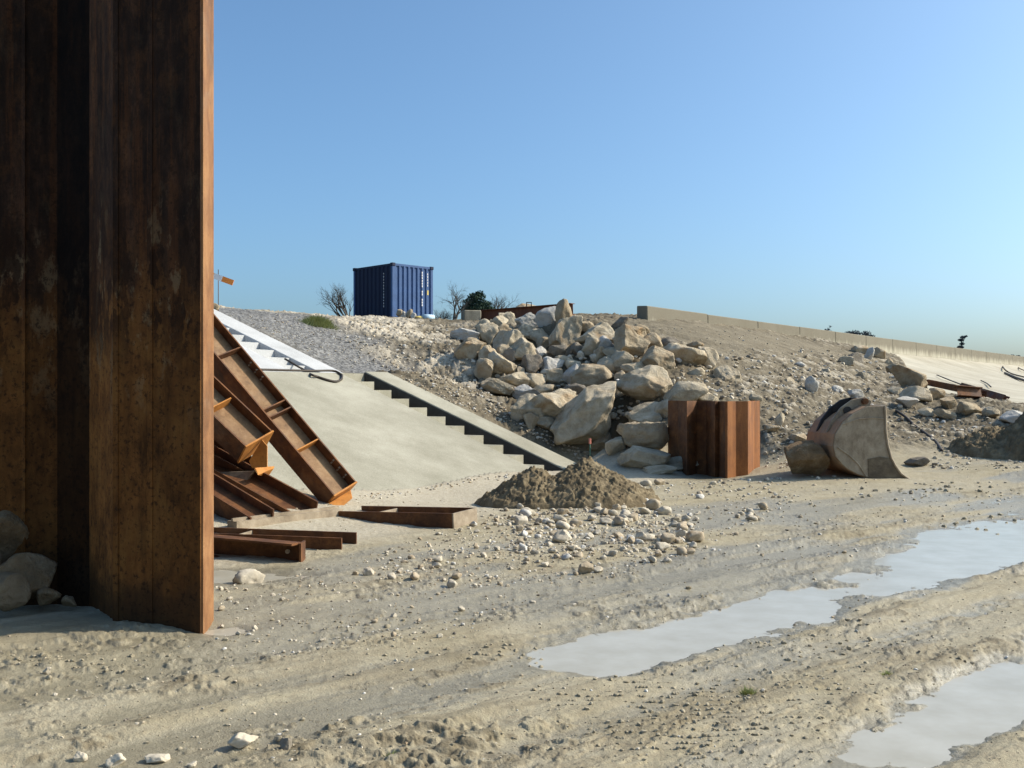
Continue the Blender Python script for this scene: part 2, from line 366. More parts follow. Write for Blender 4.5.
def polymask(X, Y, poly, soft, jit=.5, seed=90):
    x = X + jit * fbm(X, Y, .8, 3, seed); y = Y + jit * fbm(X, Y, .8, 3, seed + 3); ins = np.zeros(len(x), bool); dm = np.full(len(x), 1e9)
    for i in range(len(poly)):
        (x1, y1), (x2, y2) = poly[i - 1], poly[i]; dx, dy = x2 - x1, y2 - y1
        with np.errstate(divide='ignore', invalid='ignore'):
            ins ^= ((y1 > y) != (y2 > y)) & (x < dx * (y - y1) / (dy if dy else 1e-9) + x1)
        t = np.clip(((x - x1) * dx + (y - y1) * dy) / (dx * dx + dy * dy + 1e-9), 0, 1); dm = np.minimum(dm, np.hypot(x - x1 - t * dx, y - y1 - t * dy))
    return sstep(-soft, soft, np.where(ins, dm, -dm))
def hit(px, py, y0=3., y1=140.):
    Y = np.arange(y0, y1, .06); X = (px - 512) / F * Y; Z = CZ + (HZ - py) / F * Y
    k = np.nonzero(Z < base(X, Y) + .0)[0]
    Yh = Y[k[0]] if len(k) else 60.
    return P(px, py, Yh)
HEAP = plan_poly([(455, 338), (478, 385), (520, 432), (600, 460), (690, 466), (668, 400), (742, 386), (700, 352), (620, 328), (560, 321), (500, 326)])
PACKED = plan_poly([(575, 321), (640, 326), (700, 350), (745, 372), (770, 352), (840, 352), (865, 358), (830, 346), (760, 331), (700, 322.5), (650, 319)])
def surface(X, Y, full=False):
    X = np.asarray(X, float).ravel(); Y = np.asarray(Y, float).ravel()
    z = base(X, Y); s, l = to_sl(X, Y); d = np.hypot(X, Y)
    flat = (1 - sstep(.12, .5, z)) * (1 - sstep(22, 30, Y))
    q = X * TQ[0] + Y * TQ[1]; p = X * TP[0] + Y * TP[1]
    pw = p + .10 * fbm(q, p, .5, 3, 20)
    n1 = fbm(X, Y, .8, 4, 1); n2 = fbm(X, Y, 4, 4, 5); n3 = fbm(X, Y, 14, 3, 9); n4 = fbm(X, Y, 34, 2, 13)
    # wheel ruts with ridges squeezed up beside them, tyre lugs across them
    rut = 0
    for c, w, dep in ((4.35, .32, .045), (2.4, .26, .05), (5.75, .3, .035), (5.0, .14, .02), (3.35, .2, .025), (3.75, .1, .018), (1.5, .3, .04), (6.4, .25, .02)):
        u = (pw - c) / w
        rut = rut - dep * .75 * np.exp(-u ** 2) + dep * .22 * np.exp(-((np.abs(u) - 1.45) / .4) ** 2)
    fade = 1 - .75 * sstep(7.5, 11, p + .25 * q * 0)
    lug = 0
    for c, w, per, sk in ((3.35, .26, .15, 1.1), (5.75, .32, .17, -.9), (1.55, .3, .16, 1.0), (5.0, .16, .12, .8), (2.85, .14, .13, .6)):
        lug = lug + np.exp(-((pw - c) / w) ** 4) * np.clip(np.sin(2 * np.pi * (q + sk * np.abs(pw - c) + .05 * n2) / per), -.4, 1) * .0022
    lug = lug * sstep(-.25, .35, fbm(q, p * .6, .7, 3, 33)) * (1 - sstep(9, 14, d))
    cl = sstep(.12, .5, fbm(X, Y, 1.1, 4, 60)) * (1 - sstep(3.8, 7, np.abs(p - 3.2)))
    mud = rut * fade * (1 - sstep(14, 20, d)) + lug + (.013 * n1 + .003 * n2 + .002 * n3 + .0015 * n4)
    fa = fbm(q * 2.0, p * 7.5, 1, 5, 140, .6); fb = fbm(q * 4.5, p * 13, 1, 4, 144, .6); fc_ = fbm(X * .8, Y, 13, 4, 148, .6)
    zone = sstep(-.12, .12, fbm(q * .35, p * 1.1, 1, 3, 150)) * boxf(p, .5, 7.2, .5) * (1 - sstep(12, 18, d))
    flake = sstep(.10, .15, fa) * .010 * zone + sstep(.12, .2, fb) * .006 * zone
    crumb = cl * (sstep(.02, .14, fc_) * .009 + sstep(.2, .3, fc_) * .008)
    litter = sstep(.26, .34, fbm(q * .8, p * 2.6, 1, 4, 154, .6)) * boxf(p, .8, 6.8, .4) * (1 - sstep(10, 16, d))
    mud = mud + flake + crumb + litter * sstep(-.05, .1, fc_) * .007
    pf = puddle_field(X, Y)
    mud = mud + .020 * fbm(q * .6, p * 4, 1.2, 5, 80, .6) 
    mud = np.maximum(mud * (1 - .75 * pf) - .050 * pf + .010 * fbm(X * .7, Y, 8, 4, 160, .6) * (pf > .02), -.027 - .09 * sstep(.12, .4, pf))
    rub = boxf(l, 1.5, 12, 1.) * boxf(s, .5, 12, 1.)
    rough = .10 * n1 + .075 * n2 + (.03 + .035 * rub) * n3 + .02 * rub * n4 + .06 * np.abs(n3) * sstep(-.1, .3, n1 + n2)
    grav = boxf(l, .0, 6.0, .6) * boxf(s, 5.9, 13, .5)
    grav = np.clip(grav * (1 - sstep(2.2, 4.2, l - .45 * (s - 7) + 1.2 * n1)), 0, 1)
    packed = polymask(X, Y, PACKED, 1.2)
    rough = rough * (1 - .72 * packed)
    rough = rough * (1 - .65 * grav) + grav * .012 * n4
    far = 1 - sstep(60, 110, d)
    zz = z + flat * mud + (1 - flat) * rough * far
    # the soil lies below the concrete where slab, stairs, berm and kerb strip stand
    zc = np.where(s < 5, K * s, np.where(s < 6.27, 1.975, 1.975 + K * (s - 6.27)))
    ins = sstep(.10, .40, s + .12 * n1) * (1 - sstep(10.9, 11.2, s)) * (1 - sstep(-.16, -.04, l)) * sstep(-46, -45, l)
    zz = np.where(ins > 0, np.minimum(zz, zc - .0) * (1 - ins) + (zc - .7) * ins, zz)
    # against the kerb the soil lies just under its top edge
    edge = boxf(l, -.05, .45, .05) * boxf(s, .3, 10.8, .1)
    zz = zz * (1 - edge) + np.minimum(zz, zc + .02) * edge
    if not full: return zz
    wet = np.clip(flat * (sstep(.02, .5, pf) + .85 * sstep(-.05, .35, fbm(q * .4, p * 1.3, .9, 5, 70) + .25 * boxf(p, 3.8, 8, .8) - .08) * boxf(p, 1.5, 9.5, .8)), 0, 1)
    chalk = np.clip(boxf(l, 2.0, 11, 1.2) * boxf(s, 2.2, 14, 1.) * (1 - grav) * sstep(-.28, .3, n1 + .5 * n2), 0, 1)
    chalk = np.maximum(chalk, (1 - flat) * .75 * sstep(.25, .6, n2 + .4 * n1) * (X > 5) * (1 - packed))
    earth = np.clip((1 - flat) * (.95 - .12 * packed), 0, 1)
    hp = polymask(X, Y, HEAP, .5, .8, 96)
    chalk = chalk * (1 - hp)
    clod = np.clip(.75 * hp * (1 - flat) + flat * (cl * sstep(.05, .5, n3 + .3 * n2) + .5 * sstep(.35, .7, n2 * .6 + n3 * .6) * (1 - pf)), 0, 1) * .6
    stk = sstep(.02, .38, fbm(q * .42, p * 3.2, 1.3, 5, 120, .6)) * boxf(p, .6, 6.6, .6) * (1 - sstep(11, 17, d)) * (1 - pf)
    clod = np.clip(np.maximum(clod, flat * stk * .3), 0, .8)
    clod = np.maximum(clod, flat * litter * (1 - pf) * (.15 + .45 * sstep(-.1, .15, fbm(X * .8, Y, 24, 3, 162, .6))))
    clod = np.maximum(clod, flat * (1 - pf) * zone * .45 * sstep(.08, .2, fa) * sstep(-.1, .2, fb))
    toe = boxf(s, -2.6, .6, .5) * sstep(-30, -25, l) * (1 - sstep(-.5, 1.0, l)) * flat
    chalk = np.maximum(chalk, .6 * toe); clod = clod * (1 - toe); wet = wet * (1 - .3 * toe)
    hh = zz + .034
    wet = np.maximum(wet, flat * (1 - sstep(.005, .026, hh)) * .95 * (1 - toe))
    clod = np.maximum(clod, .5 * flat * (1 - sstep(.002, .012, hh)) * (pf > .02))
    return zz, np.clip(wet, 0, 1), grav, chalk, earth, clod
def gz(x, y): return float(surface([x], [y])[0])
half = math.radians(34)
ang = np.concatenate([np.linspace(-math.pi, -half, 46)[:-1], np.linspace(-half, half, 960), np.linspace(half, math.pi, 46)[1:-1]])
rad = np.concatenate([[.3, 1, 2, 3], 1600. / np.linspace(420, 76, 430), np.geomspace(21.1, 60, 330)[0:], np.geomspace(62, 3000, 46)])
NA, NR = len(ang), len(rad)
AA, RR = np.meshgrid(ang, rad); GX = (RR * np.sin(AA)).ravel(); GY = (RR * np.cos(AA)).ravel()
gzv, wet, grav, chalk, earth, clod = surface(GX, GY, True)
ii = np.arange(NA * NR).reshape(NR, NA); nx = np.roll(ii, -1, axis=1)
Q = np.stack([ii[:-1], nx[:-1], nx[1:], ii[1:]], -1).reshape(-1, 4)
V = np.stack([GX, GY, gzv], 1); V = np.vstack([V, [[0, 0, gzv[:NA].mean()]]])
me = npmesh('ground', V, Q[:, ::-1])
for nm, arr in (('wet', wet), ('gravel', grav), ('chalk', chalk), ('earth', earth), ('clod', clod)):
    at_ = me.attributes.new(nm, 'FLOAT', 'POINT'); at_.data.foreach_set('value', np.append(arr, arr[:NA].mean()).astype(np.float32))
ground = link('ground', me, None, MAT['ground']); tag(ground, kind='structure')

# puddles: sheets of silty water lying in the dips
def puddle(name, pts, z=-.034):
    c = sum((Vector(q) for q in pts), Vector((0, 0))) / len(pts)
    m = MB(); m.add([(x, y, z) for x, y in pts], [tuple(range(len(pts)))]); o = m.build(name, MAT['water']); return tag(o, kind='structure')
def qp(q, p): return (q * TQ[0] + p * TP[0], q * TQ[1] + p * TP[1])
def rect(q0, q1, p0, p1): return [qp(q0, p0), qp(q1, p0), qp(q1, p1), qp(q0, p1)]
puddle('puddle_water', rect(.5, 7.36, 3.45, 5.15)); puddle('puddle_water', rect(7.36, 17, 3.5, 6.6)); puddle('puddle_water', rect(3.2, 11, 1.75, 3.0))
puddle('puddle_water', [(-2.2, 6.35), (-1.55, 6.35), (-1.55, 7.1), (-2.2, 7.1)]); puddle('puddle_water', [(-3.9, 8.1), (-1.4, 8.1), (-1.4, 9.6), (-3.9, 9.6)], -.036)

# ------------------------------------------------------------------ concrete slope, stairs, sea wall
def slope_prism(mb, s0, s1, z0, z1, l0, l1, th=.35):
    mb.prism([SL(s0, l0, z0), SL(s1, l0, z1), SL(s1, l0, z1 - th), SL(s0, l0, z0 - th)], SL(0, l1) - SL(0, l0))
def densify(mb_obj): pass
WS, WT = .85, .85
slab = empty('concrete_slab', SL(2.5, -6, 1), 'broad smooth pale concrete slope slab rising behind the leaning steel beams', 'concrete slab')
m = MB(); slope_prism(m, -.9, 5.0, -.9 * K, 5 * K, -45, -WS - WT); m.build('lower_slope', MAT['concrete'], slab, bevel=.015)
m = MB(); slope_prism(m, 5.003, 6.27, 1.974, 1.976, -45, -WS - WT - .003, .3); m.build('berm', MAT['concrete'], slab)
m = MB(); slope_prism(m, 6.273, 10.7, 1.98, 1.98 + K * 4.43, -45, -WS - WT - .02); m.build('upper_slope', MAT['white_concrete'], slab)
def stairs(name, s0, s1, z0, nst, matt, label, raise_):
    t = empty(name, SL(s0, -WS - WT / 2, z0), label, 'stairs')
    tr = (s1 - s0) / nst; ri = tr * K
    poly = [SL(s0 - .02, -WS - WT + .004, z0 - .5)]
    for k in range(nst):
        # each nose lies level with the slab beside it
        poly += [SL(s0 + k * tr, -WS - WT + .004, z0 + k * ri - (.35 if k == 0 else 0)), SL(s0 + k * tr, -WS - WT + .004, z0 + (k + 0) * ri)] if k == 0 else [SL(s0 + k * tr, -WS - WT + .004, z0 + (k - 1) * ri), SL(s0 + k * tr, -WS - WT + .004, z0 + k * ri)]
    poly += [SL(s1, -WS - WT + .004, z0 + (nst - 1) * ri), SL(s1, -WS - WT + .004, z0 + (nst - 1) * ri - .6)]
    gap = .27 if raise_ > .03 else .008
    m = MB(); m.prism(poly, SL(0, WT - gap) - SL(0, 0)); m.build('steps', matt, t)
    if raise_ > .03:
        m = MB(); slope_prism(m, s0, s1, z0 + raise_ - .03, z0 + K * (s1 - s0) + raise_ - .03, -WS - .012, -WS - .003, .9); m.build('gutter_shade', MAT['slot_shade'], t)  # thin dark panel added to paint the shade on the kerb's inner side
    m = MB(); slope_prism(m, s0, s1, z0 + raise_, z0 + K * (s1 - s0) + raise_, -WS, 0, .7); m.build('side_kerb', matt, t, bevel=.012)
    return t
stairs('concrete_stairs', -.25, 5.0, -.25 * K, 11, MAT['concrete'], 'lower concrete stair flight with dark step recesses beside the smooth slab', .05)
stairs('concrete_stairs', 6.28, 10.7, 1.98, 9, MAT['white_concrete'], 'upper whitish stair flight climbing behind the leaning rusty beams', .02)
m = MB(); slope_prism(m, 5.003, 6.277, 1.973, 1.975, -WS - WT, 0, .4); o = m.build('landing', MAT['concrete'], slab)

sea = empty('sea_wall', W0 + WD * 30, 'long low stained concrete sea wall with sloping apron along the right skyline', 'wall')
m = MB()
def wall_top(t): return 4.70
for k in range(46):
    t0, t1 = k * 5.0, k * 5.0 + 4.985
    ht = 4.70 - .004 * (k % 3)
    if k == 0: poly = [(0, 4.72), (-.45, 4.74), (-.45, 2.5), (.05, 2.5)]
    else: poly = [(0, ht), (-.45, ht), (-.45, 2.5), (.05, 2.5)]
    m.prism([W0 + WD * t0 + WV * a + Vector((0, 0, b)) for a, b in poly], WD * (t1 - t0))
m.build('parapet', MAT['parapet'], sea, bevel=.03)
prof = APR
tt = np.linspace(0, 1, 110) ** 1.5; V = []
for u_ in tt:
    for a, b in prof:
        t_s = float(np.interp(a, [k[1] for k in _edge], [k[0] for k in _edge])) - 1.3; t = t_s + u_ * (240 - t_s)
        q = W0 + WD * t + WV * a; V.append((q.x, q.y, b + .02 * math.sin(t * 1.7 + a)))
npf = len(prof); Qs = [(i * npf + j, i * npf + j + 1, (i + 1) * npf + j + 1, (i + 1) * npf + j) for i in range(len(tt) - 1) for j in range(npf - 1)]
link('sloping_apron', mesh('sloping_apron', V, Qs, True), sea, MAT['slope_concrete'])

# ------------------------------------------------------------------ big sheet pile wall in the foreground
def pile_wall(t, pts, z0, z1, th, splits, mats):
    """pts: plan polyline; splits: index ranges, one pile each"""
    for (a, b), mt in zip(splits, mats):
        seg = [Vector((*q, 0)) for q in pts[a:b + 1]]; n_ = len(seg); off = []
        for i in range(n_):
            d0 = (seg[i] - seg[max(i - 1, 0)]); d1 = (seg[min(i + 1, n_ - 1)] - seg[i])
            d = (d0.normalized() if d0.length else Vector()) + (d1.normalized() if d1.length else Vector())
            d.normalize(); nn = Vector((d.y, -d.x, 0)); off.append(nn)
        poly = seg + [seg[i] + off[i] * th for i in range(n_ - 1, -1, -1)]
        m = MB(); m.prism([q + Vector((0, 0, z0)) for q in poly], (0, 0, z1 - z0)); m.build('sheet_pile', mt, t)
pw = [(-2.085, 6.95), (-2.075, 6.68)]
def add_d(dx, dy, L):
    h_ = math.hypot(dx, dy); pw.append((pw[-1][0] + dx / h_ * L, pw[-1][1] + dy / h_ * L))
add_d(-.93, .36, .42); add_d(-.955, .30, .28); add_d(-.61, .79, .64); add_d(-.93, .37, .32); add_d(-.985, -.17, .24); add_d(-.985, -.17, .18); add_d(-.93, .37, .66); add_d(-.61, .79, .64); add_d(-.93, .37, .32); add_d(-.985, -.17, .47); add_d(-.93, .37, .66)
big = empty('sheet_pile_wall', (-2.6, 6.95, 0), 'tall dark rusted steel sheet pile wall at the left edge of the photo', 'sheet pile wall')
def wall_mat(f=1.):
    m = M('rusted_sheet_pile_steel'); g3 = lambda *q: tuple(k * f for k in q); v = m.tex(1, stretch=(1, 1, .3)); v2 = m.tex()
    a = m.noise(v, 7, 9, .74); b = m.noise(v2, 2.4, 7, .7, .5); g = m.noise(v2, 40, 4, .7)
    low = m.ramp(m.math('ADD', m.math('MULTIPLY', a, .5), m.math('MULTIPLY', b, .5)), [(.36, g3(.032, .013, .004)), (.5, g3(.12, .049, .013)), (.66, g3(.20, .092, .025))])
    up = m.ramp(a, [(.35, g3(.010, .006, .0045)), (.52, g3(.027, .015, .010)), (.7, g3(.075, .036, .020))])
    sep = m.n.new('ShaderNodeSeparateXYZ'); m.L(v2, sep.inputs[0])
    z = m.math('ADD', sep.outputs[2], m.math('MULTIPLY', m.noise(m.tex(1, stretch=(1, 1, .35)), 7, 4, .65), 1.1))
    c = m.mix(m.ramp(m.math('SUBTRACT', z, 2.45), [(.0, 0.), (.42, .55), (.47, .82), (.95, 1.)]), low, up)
    red = m.noise(m.tex(1, stretch=(1, 1, .05)), 11, 6, .7)
    c = m.mix(m.math('MULTIPLY', m.ramp(red, [(.52, 0.), (.64, 1.)]), .3), c, g3(.13, .045, .012))
    c = m.mix(m.math('MULTIPLY', m.ramp(red, [(.34, 1.), (.44, 0.)]), .4), c, g3(.016, .008, .004))
    vs = m.tex(1, stretch=(1, 1, .45), loc=(3.1, 0, 1.7)); band = m.ramp(m.math('MULTIPLY', sep.outputs[2], .3), [(.36, 0.), (.58, 1.), (.74, 1.), (.92, .1)])
    pale = m.math('MULTIPLY', m.ramp(m.noise(vs, 6.5, 7, .68), [(.55, 0.), (.61, 1.)]), band)
    c = m.mix(m.math('MULTIPLY', pale, .5 * f), c, (.21, .15, .085))
    scab = m.math('MULTIPLY', m.ramp(m.noise(vs, 4.2, 6, .62), [(.495, 0.), (.52, 1.)]), m.ramp(m.math('MULTIPLY', sep.outputs[2], .3), [(.5, 0.), (.62, 1.), (.80, 1.), (.9, 0.)]))
    c = m.mix(m.math('MULTIPLY', scab, .8), c, g3(.018, .008, .004))
    ora = m.math('MULTIPLY', m.ramp(m.noise(m.tex(1, stretch=(1, 1, .55)), 8, 9, .78), [(.50, 0.), (.62, 1.)]), m.ramp(m.math('MULTIPLY', sep.outputs[2], .3), [(.0, .9), (.75, .2)]))
    c = m.mix(m.math('MULTIPLY', ora, .6), c, g3(.24, .095, .025))
    c = m.mix(m.math('MULTIPLY', m.ramp(m.math('ADD', sep.outputs[2], m.math('MULTIPLY', m.noise(v2, 5, 5, .6), .5)), [(.42, 1.), (.62, 0.)]), .7), c, (.03, .017, .009))
    c = m.mix(m.math('MULTIPLY', m.ramp(m.noise(v2, 26, 6, .75), [(.38, 1.), (.47, 0.)]), .75), c, g3(.020, .010, .005))
    m.bump(m.math('ADD', b, m.math('MULTIPLY', g, .5)), .008, .7)
    return m.out(c, .85, 0., .12)
WM = wall_mat(1.); WM1 = wall_mat(.6); WM2 = wall_mat(.2); WMA = wall_mat(1.6); WMB = wall_mat(.85)  # one steel, scaled per fold: recess shade and lighter web put into the colour
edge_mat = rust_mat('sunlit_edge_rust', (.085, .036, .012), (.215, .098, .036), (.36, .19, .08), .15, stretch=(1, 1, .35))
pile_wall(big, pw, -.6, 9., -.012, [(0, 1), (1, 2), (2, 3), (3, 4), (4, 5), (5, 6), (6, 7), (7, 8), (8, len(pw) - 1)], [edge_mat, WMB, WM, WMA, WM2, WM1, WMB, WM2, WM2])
m = MB()
q = pw[2]
for k in (2, 3, 6):
    x, y = pw[k]; m.prism([(x - .024, y - .010, -.5), (x + .018, y - .026, -.5), (x + .022, y + .01, -.5), (x - .018, y + .018, -.5)], (0, 0, 9.5))
m.build('interlock', WM, big)

# ------------------------------------------------------------------ small sheet pile stump by the boulders
sp = [(668, 20.2), (678, 19.9), (687, 19.25), (697, 19.6), (706, 19.5), (715, 18.9), (719, 18.95), (726.5, 18.5), (735, 18.72), (736, 18.74), (748, 18.8), (754, 19.5), (760, 19.75)]
spp = [((px - 512) / F * Y, Y) for px, Y in sp]
stump = empty('sheet_pile_stump', (spp[7][0], spp[7][1] + .6, 0), 'short orange rusted sheet pile section standing at the foot of the boulder heap', 'sheet pile')
pile_wall(stump, spp, -.4, 1.39, -.02, [(0, 3), (3, 7), (7, 9), (9, 12)], [MAT['rust'], MAT['rust'], MAT['rust_pile'], MAT['rust_pile']])  # left piles get darker rust to paint in their unlit side

# ------------------------------------------------------------------ rusty steel beams and frames
def web_of(parent, p0, p1, face, depth, nm='web'):
    d = (p1 - p0).normalized(); face = (face - d * face.dot(d)).normalized(); up = d.cross(face).normalized(); c = (p0 + p1) / 2 + face * .009
    mm = MB(); mm.box(c, d * (p1 - p0).length / 2, face * .003, up * (depth / 2 - .022)); return mm.build(nm, MAT['rust_web'], parent)
def hbeam(mb, p0, p1, face, depth, width, tw=.014, tf=.02, channel=False):
    """H section: web plane normal = face; flanges run along face"""
    p0, p1, face = Vector(p0), Vector(p1), Vector(face); d = (p1 - p0).normalized()
    face = (face - d * face.dot(d)).normalized(); up = d.cross(face).normalized()
    if up.z < 0: up = -up
    c = (p0 + p1) / 2; hl = d * (p1 - p0).length / 2
    mb.box(c, hl, face * tw / 2, up * (depth / 2 - tf))
    o_ = face * (width / 2 if channel else 0)
    for s_ in (-1, 1): mb.box(c + up * s_ * (depth / 2 - tf / 2) + o_, hl, face * width / 2, up * tf / 2)
    return d, face, up
truss = empty('steel_truss', P(330, 500, 13.3), 'dark rusty steel truss of leaning H beams propped in front of the slab', 'steel truss')
fc = Vector((.62, -.58, .50))
A0, A1 = P(340, 494, 13.2), P(190, 316, 13.6)
dA = (A1 - A0); m = MB()
d, face, up = hbeam(m, A0, A0 + dA * 1.9, fc, .46, .29); m.build('beam', MAT['rust'], truss); web_of(truss, A0, A0 + dA * 1.9, fc, .46)
for k, (f_, w_) in enumerate(((.24, .34), (.42, .34), (.46, .34), (.76, .34), (.98, .34), (1.02, .34))):
    c = A0 + dA * f_; mm = MB(); mm.box(c + face * .075, d * .008, face * .066, up * .205); mm.build('stiffener', MAT['rust_orange'] if k == 0 else MAT['rust'], truss)
mm = MB(); mm.box(A0 - d * .012, d * .011, face * .15, up * .235); mm.build('end_plate', MAT['rust_orange'], truss)
mm = MB(); c = A0 - d * .03 - Vector((0, .06, 0)); mm.prism([c + up * .20, c - up * .24, c - up * .24 + Vector((.16, 0, -.05)), c + up * .0 + Vector((.15, 0, -.03))], Vector((0, .03, 0))); mm.build('gusset', MAT['rust_orange'], truss)
B0, B1 = P(255, 446, 12.6), P(150, 346, 12.9)
mm = MB(); dB, fB, uB = hbeam(mm, B0, B0 + (B1 - B0) * 2, fc, .50, .30); mm.build('beam', MAT['rust'], truss); web_of(truss, B0, B0 + (B1 - B0) * 2, fc, .50)
mm = MB(); mm.box(B0 - dB * .012, dB * .011, fB * .16, uB * .255); mm.build('end_plate', MAT['rust_orange'], truss)
mm = MB(); mm.prism([P(249, 461, 12.55), P(262, 440, 12.55), P(267, 446, 12.55), P(267, 467, 12.55), P(252, 468, 12.55)], (0, .03, 0)); mm.build('gusset', MAT['rust_orange'], truss)
for f_ in (.35, .7):
    c = B0 + (B1 - B0) * f_; mm = MB(); mm.box(c + fB * .08, dB * .008, fB * .07, uB * .175); mm.build('stiffener', MAT['rust_orange'], truss)
# pale studs standing in for sunlight through holes in the long beam's upper flange
for f_ in (.05, .09, .13, .60, .64, .68):
    for s_ in (.05, .105):
        c = A0 + dA * f_ + up * .215 + face * s_; mm = MB(); mm.tube([c, c - up * .03], .012, 6); mm.build('pale_hole_dot', MAT['rust_pale'], truss)

grill = empty('ladder_girder', P(270, 500, 12), 'rusty ladder frame of sloping channels lying under the leaning truss', 'steel frame')
fv = Vector((.25, -.42, .87))
for (a, b, dep, wd) in ((P(305, 517, 12.2), P(231, 476, 12.7), .44, .27), (P(262, 522, 11.3), P(200, 484, 11.9), .34, .22), (P(246, 472, 13), P(190, 442, 13), .36, .26)):
    mm = MB(); hbeam(mm, a, b + (b - a) * .6, fv, dep, wd); mm.build('beam', MAT['rust'], grill)
mm = MB(); mm.prism([P(200, 473, 12.7), P(254, 471, 12.7), P(240, 488, 12.65), P(200, 486, 12.65)], (.02, .05, 0)); mm.build('cross_plate', MAT['rust_pale'], grill)
mm = MB(); mm.prism([P(254, 469, 12.55), P(274, 468, 12.9), P(268, 477, 12.9), P(258, 475, 12.55)], (0, .02, .02)); mm.build('gusset', MAT['rust_orange'], grill)

cross = empty('steel_channel', P(400, 522, 11.9), 'rusty channel lying on the mud with a pale end plate, right of the truss', 'steel beam', 'steel channels on the mud')
def lying(parent, a, b, h, w, mt, end=True, endmat='rust_pale'):
    """trough of two flanges and a web lying on the ground, open upward"""
    a, b = Vector(a), Vector(b); d = (b - a); L = d.length; d.normalize(); sd_ = Vector((d.y, -d.x, 0)).normalized(); upv = sd_.cross(d)
    if upv.z < 0: upv = -upv
    c = (a + b) / 2
    for s_ in (-1, 1):
        mm = MB(); mm.box(c + sd_ * s_ * w / 2 + upv * h / 2, d * L / 2, sd_ * .011, upv * h / 2); mm.build('flange', MAT[mt], parent)
    mm = MB(); mm.box(c + upv * h * .28, d * L / 2, sd_ * (w / 2 - .012), upv * .01); mm.build('web', MAT[mt], parent)
    if end:
        mm = MB(); mm.box(b + d * .012 + upv * h * .5, d * .01, sd_ * (w / 2 + .012), upv * h * .5); mm.build('end_plate', MAT[endmat], parent)
    for f_ in (.33,):
        mm = MB(); mm.box(a + d * L * f_ + upv * h * .62, d * .008, sd_ * (w / 2 - .013), upv * h * .3); mm.build('stiffener', MAT['rust_pale'], parent)
lying(cross, P(348, 523, 12.4) + Vector((0, .1, -.07)), P(464, 526, 11.75) + Vector((0, .1, -.07)), .24, .60, 'rust')
tie = empty('steel_channel', P(290, 525, 11.3), 'silt coated beam lying between the truss and the front channels', 'steel beam', 'steel channels on the mud')
mm = MB(); hbeam(mm, P(232, 533, 11.0) + Vector((0, 0, .06)), P(338, 518, 12.3) + Vector((0, 0, .05)), (.6, -.8, 0), .20, .03, .16, .03); mm.build('beam', MAT['bucket'], tie)
fr = empty('steel_channel', P(290, 545, 10.2), 'dark rusty double channel in front, lying half in olive water', 'steel beam', 'steel channels on the mud')
lying(fr, P(190, 546, 10.5) + Vector((0, .1, -.06)), P(344, 556, 9.9) + Vector((0, .32, -.06)), .22, .40, 'rust', False)
fr2 = empty('steel_channel', P(260, 556, 9.7), 'nearest dark rusty beam with a round hole, lying by the pile wall', 'steel beam', 'steel channels on the mud')
mm = MB(); a, b = P(170, 541, 10.0), P(301, 553, 9.45); hbeam(mm, a, b, (.1, -1, 0), .21, .16, channel=True); mm.build('beam', MAT['rust'], fr2)
mm = MB(); mm.box(b + Vector((.012, 0, 0)), (.01, 0, 0), (0, .10, 0), (0, 0, .105)); mm.build('end_plate', MAT['rust'], fr2)
mm = MB(); c = b + Vector((-.12, -.02, .02)); mm.tube([c, c + Vector((0, -.02, 0))], .022, 10); mm.build('pale_hole_dot', MAT['rust_pale'], fr2)  # pale stud in place of the open hole

# ------------------------------------------------------------------ rocks
def ico(sub):
    bm = bmesh.new(); bmesh.ops.create_icosphere(bm, subdivisions=sub, radius=1)
    v = np.array([q.co[:] for q in bm.verts]); f = np.array([[w.index for w in q.verts] for q in bm.faces]); bm.free(); return v, f
ICO = {k: ico(k) for k in (1, 2, 3, 4, 5)}
def rock_verts(sub, seed, facets=12, rough=.10):
    rng = np.random.default_rng(seed); v, f = ICO[sub]; v = v.copy()
    for _ in range(facets):
        nrm = rng.normal(size=3); nrm /= np.linalg.norm(nrm); dd = rng.uniform(.44, .84)
        e = v @ nrm - dd; v -= np.outer(np.maximum(e, 0) * .97, nrm)
    off = rng.uniform(0, 50, 3); nn = v / np.linalg.norm(v, axis=1)[:, None]
    v += nn * (rough * fbm3(v + off, 1.6, 4, seed))[:, None]
    if sub >= 4: v += nn * (rough * .38 * fbm3(v + off, 5, 4, seed + 9) - rough * .5 * np.abs(fbm3(v + off, 2.6, 3, seed + 4)))[:, None]
    v -= (v.max(0) + v.min(0)) / 2; v /= np.abs(v).max(0)
    return v, f
def rock(name, c, dims, seed, mat, tilt=0., yaw=0., label=None, cat=None, group=None, sub=4, rough=.10, facets=12):
    v, f = rock_verts(sub, seed, facets, rough); v = v * np.array(dims) / 2
    me_ = npmesh(name, v, f); o_ = link(name, me_, None, MAT[mat]); o_.location = c
    o_.rotation_euler = (random.uniform(-.15, .15), tilt, yaw + random.uniform(-.2, .2))
    return tag(o_, label, cat, group)
G1 = 'boulders of the heap'
gen = 'weathered limestone boulder wedged among the other rocks of the tall heap'
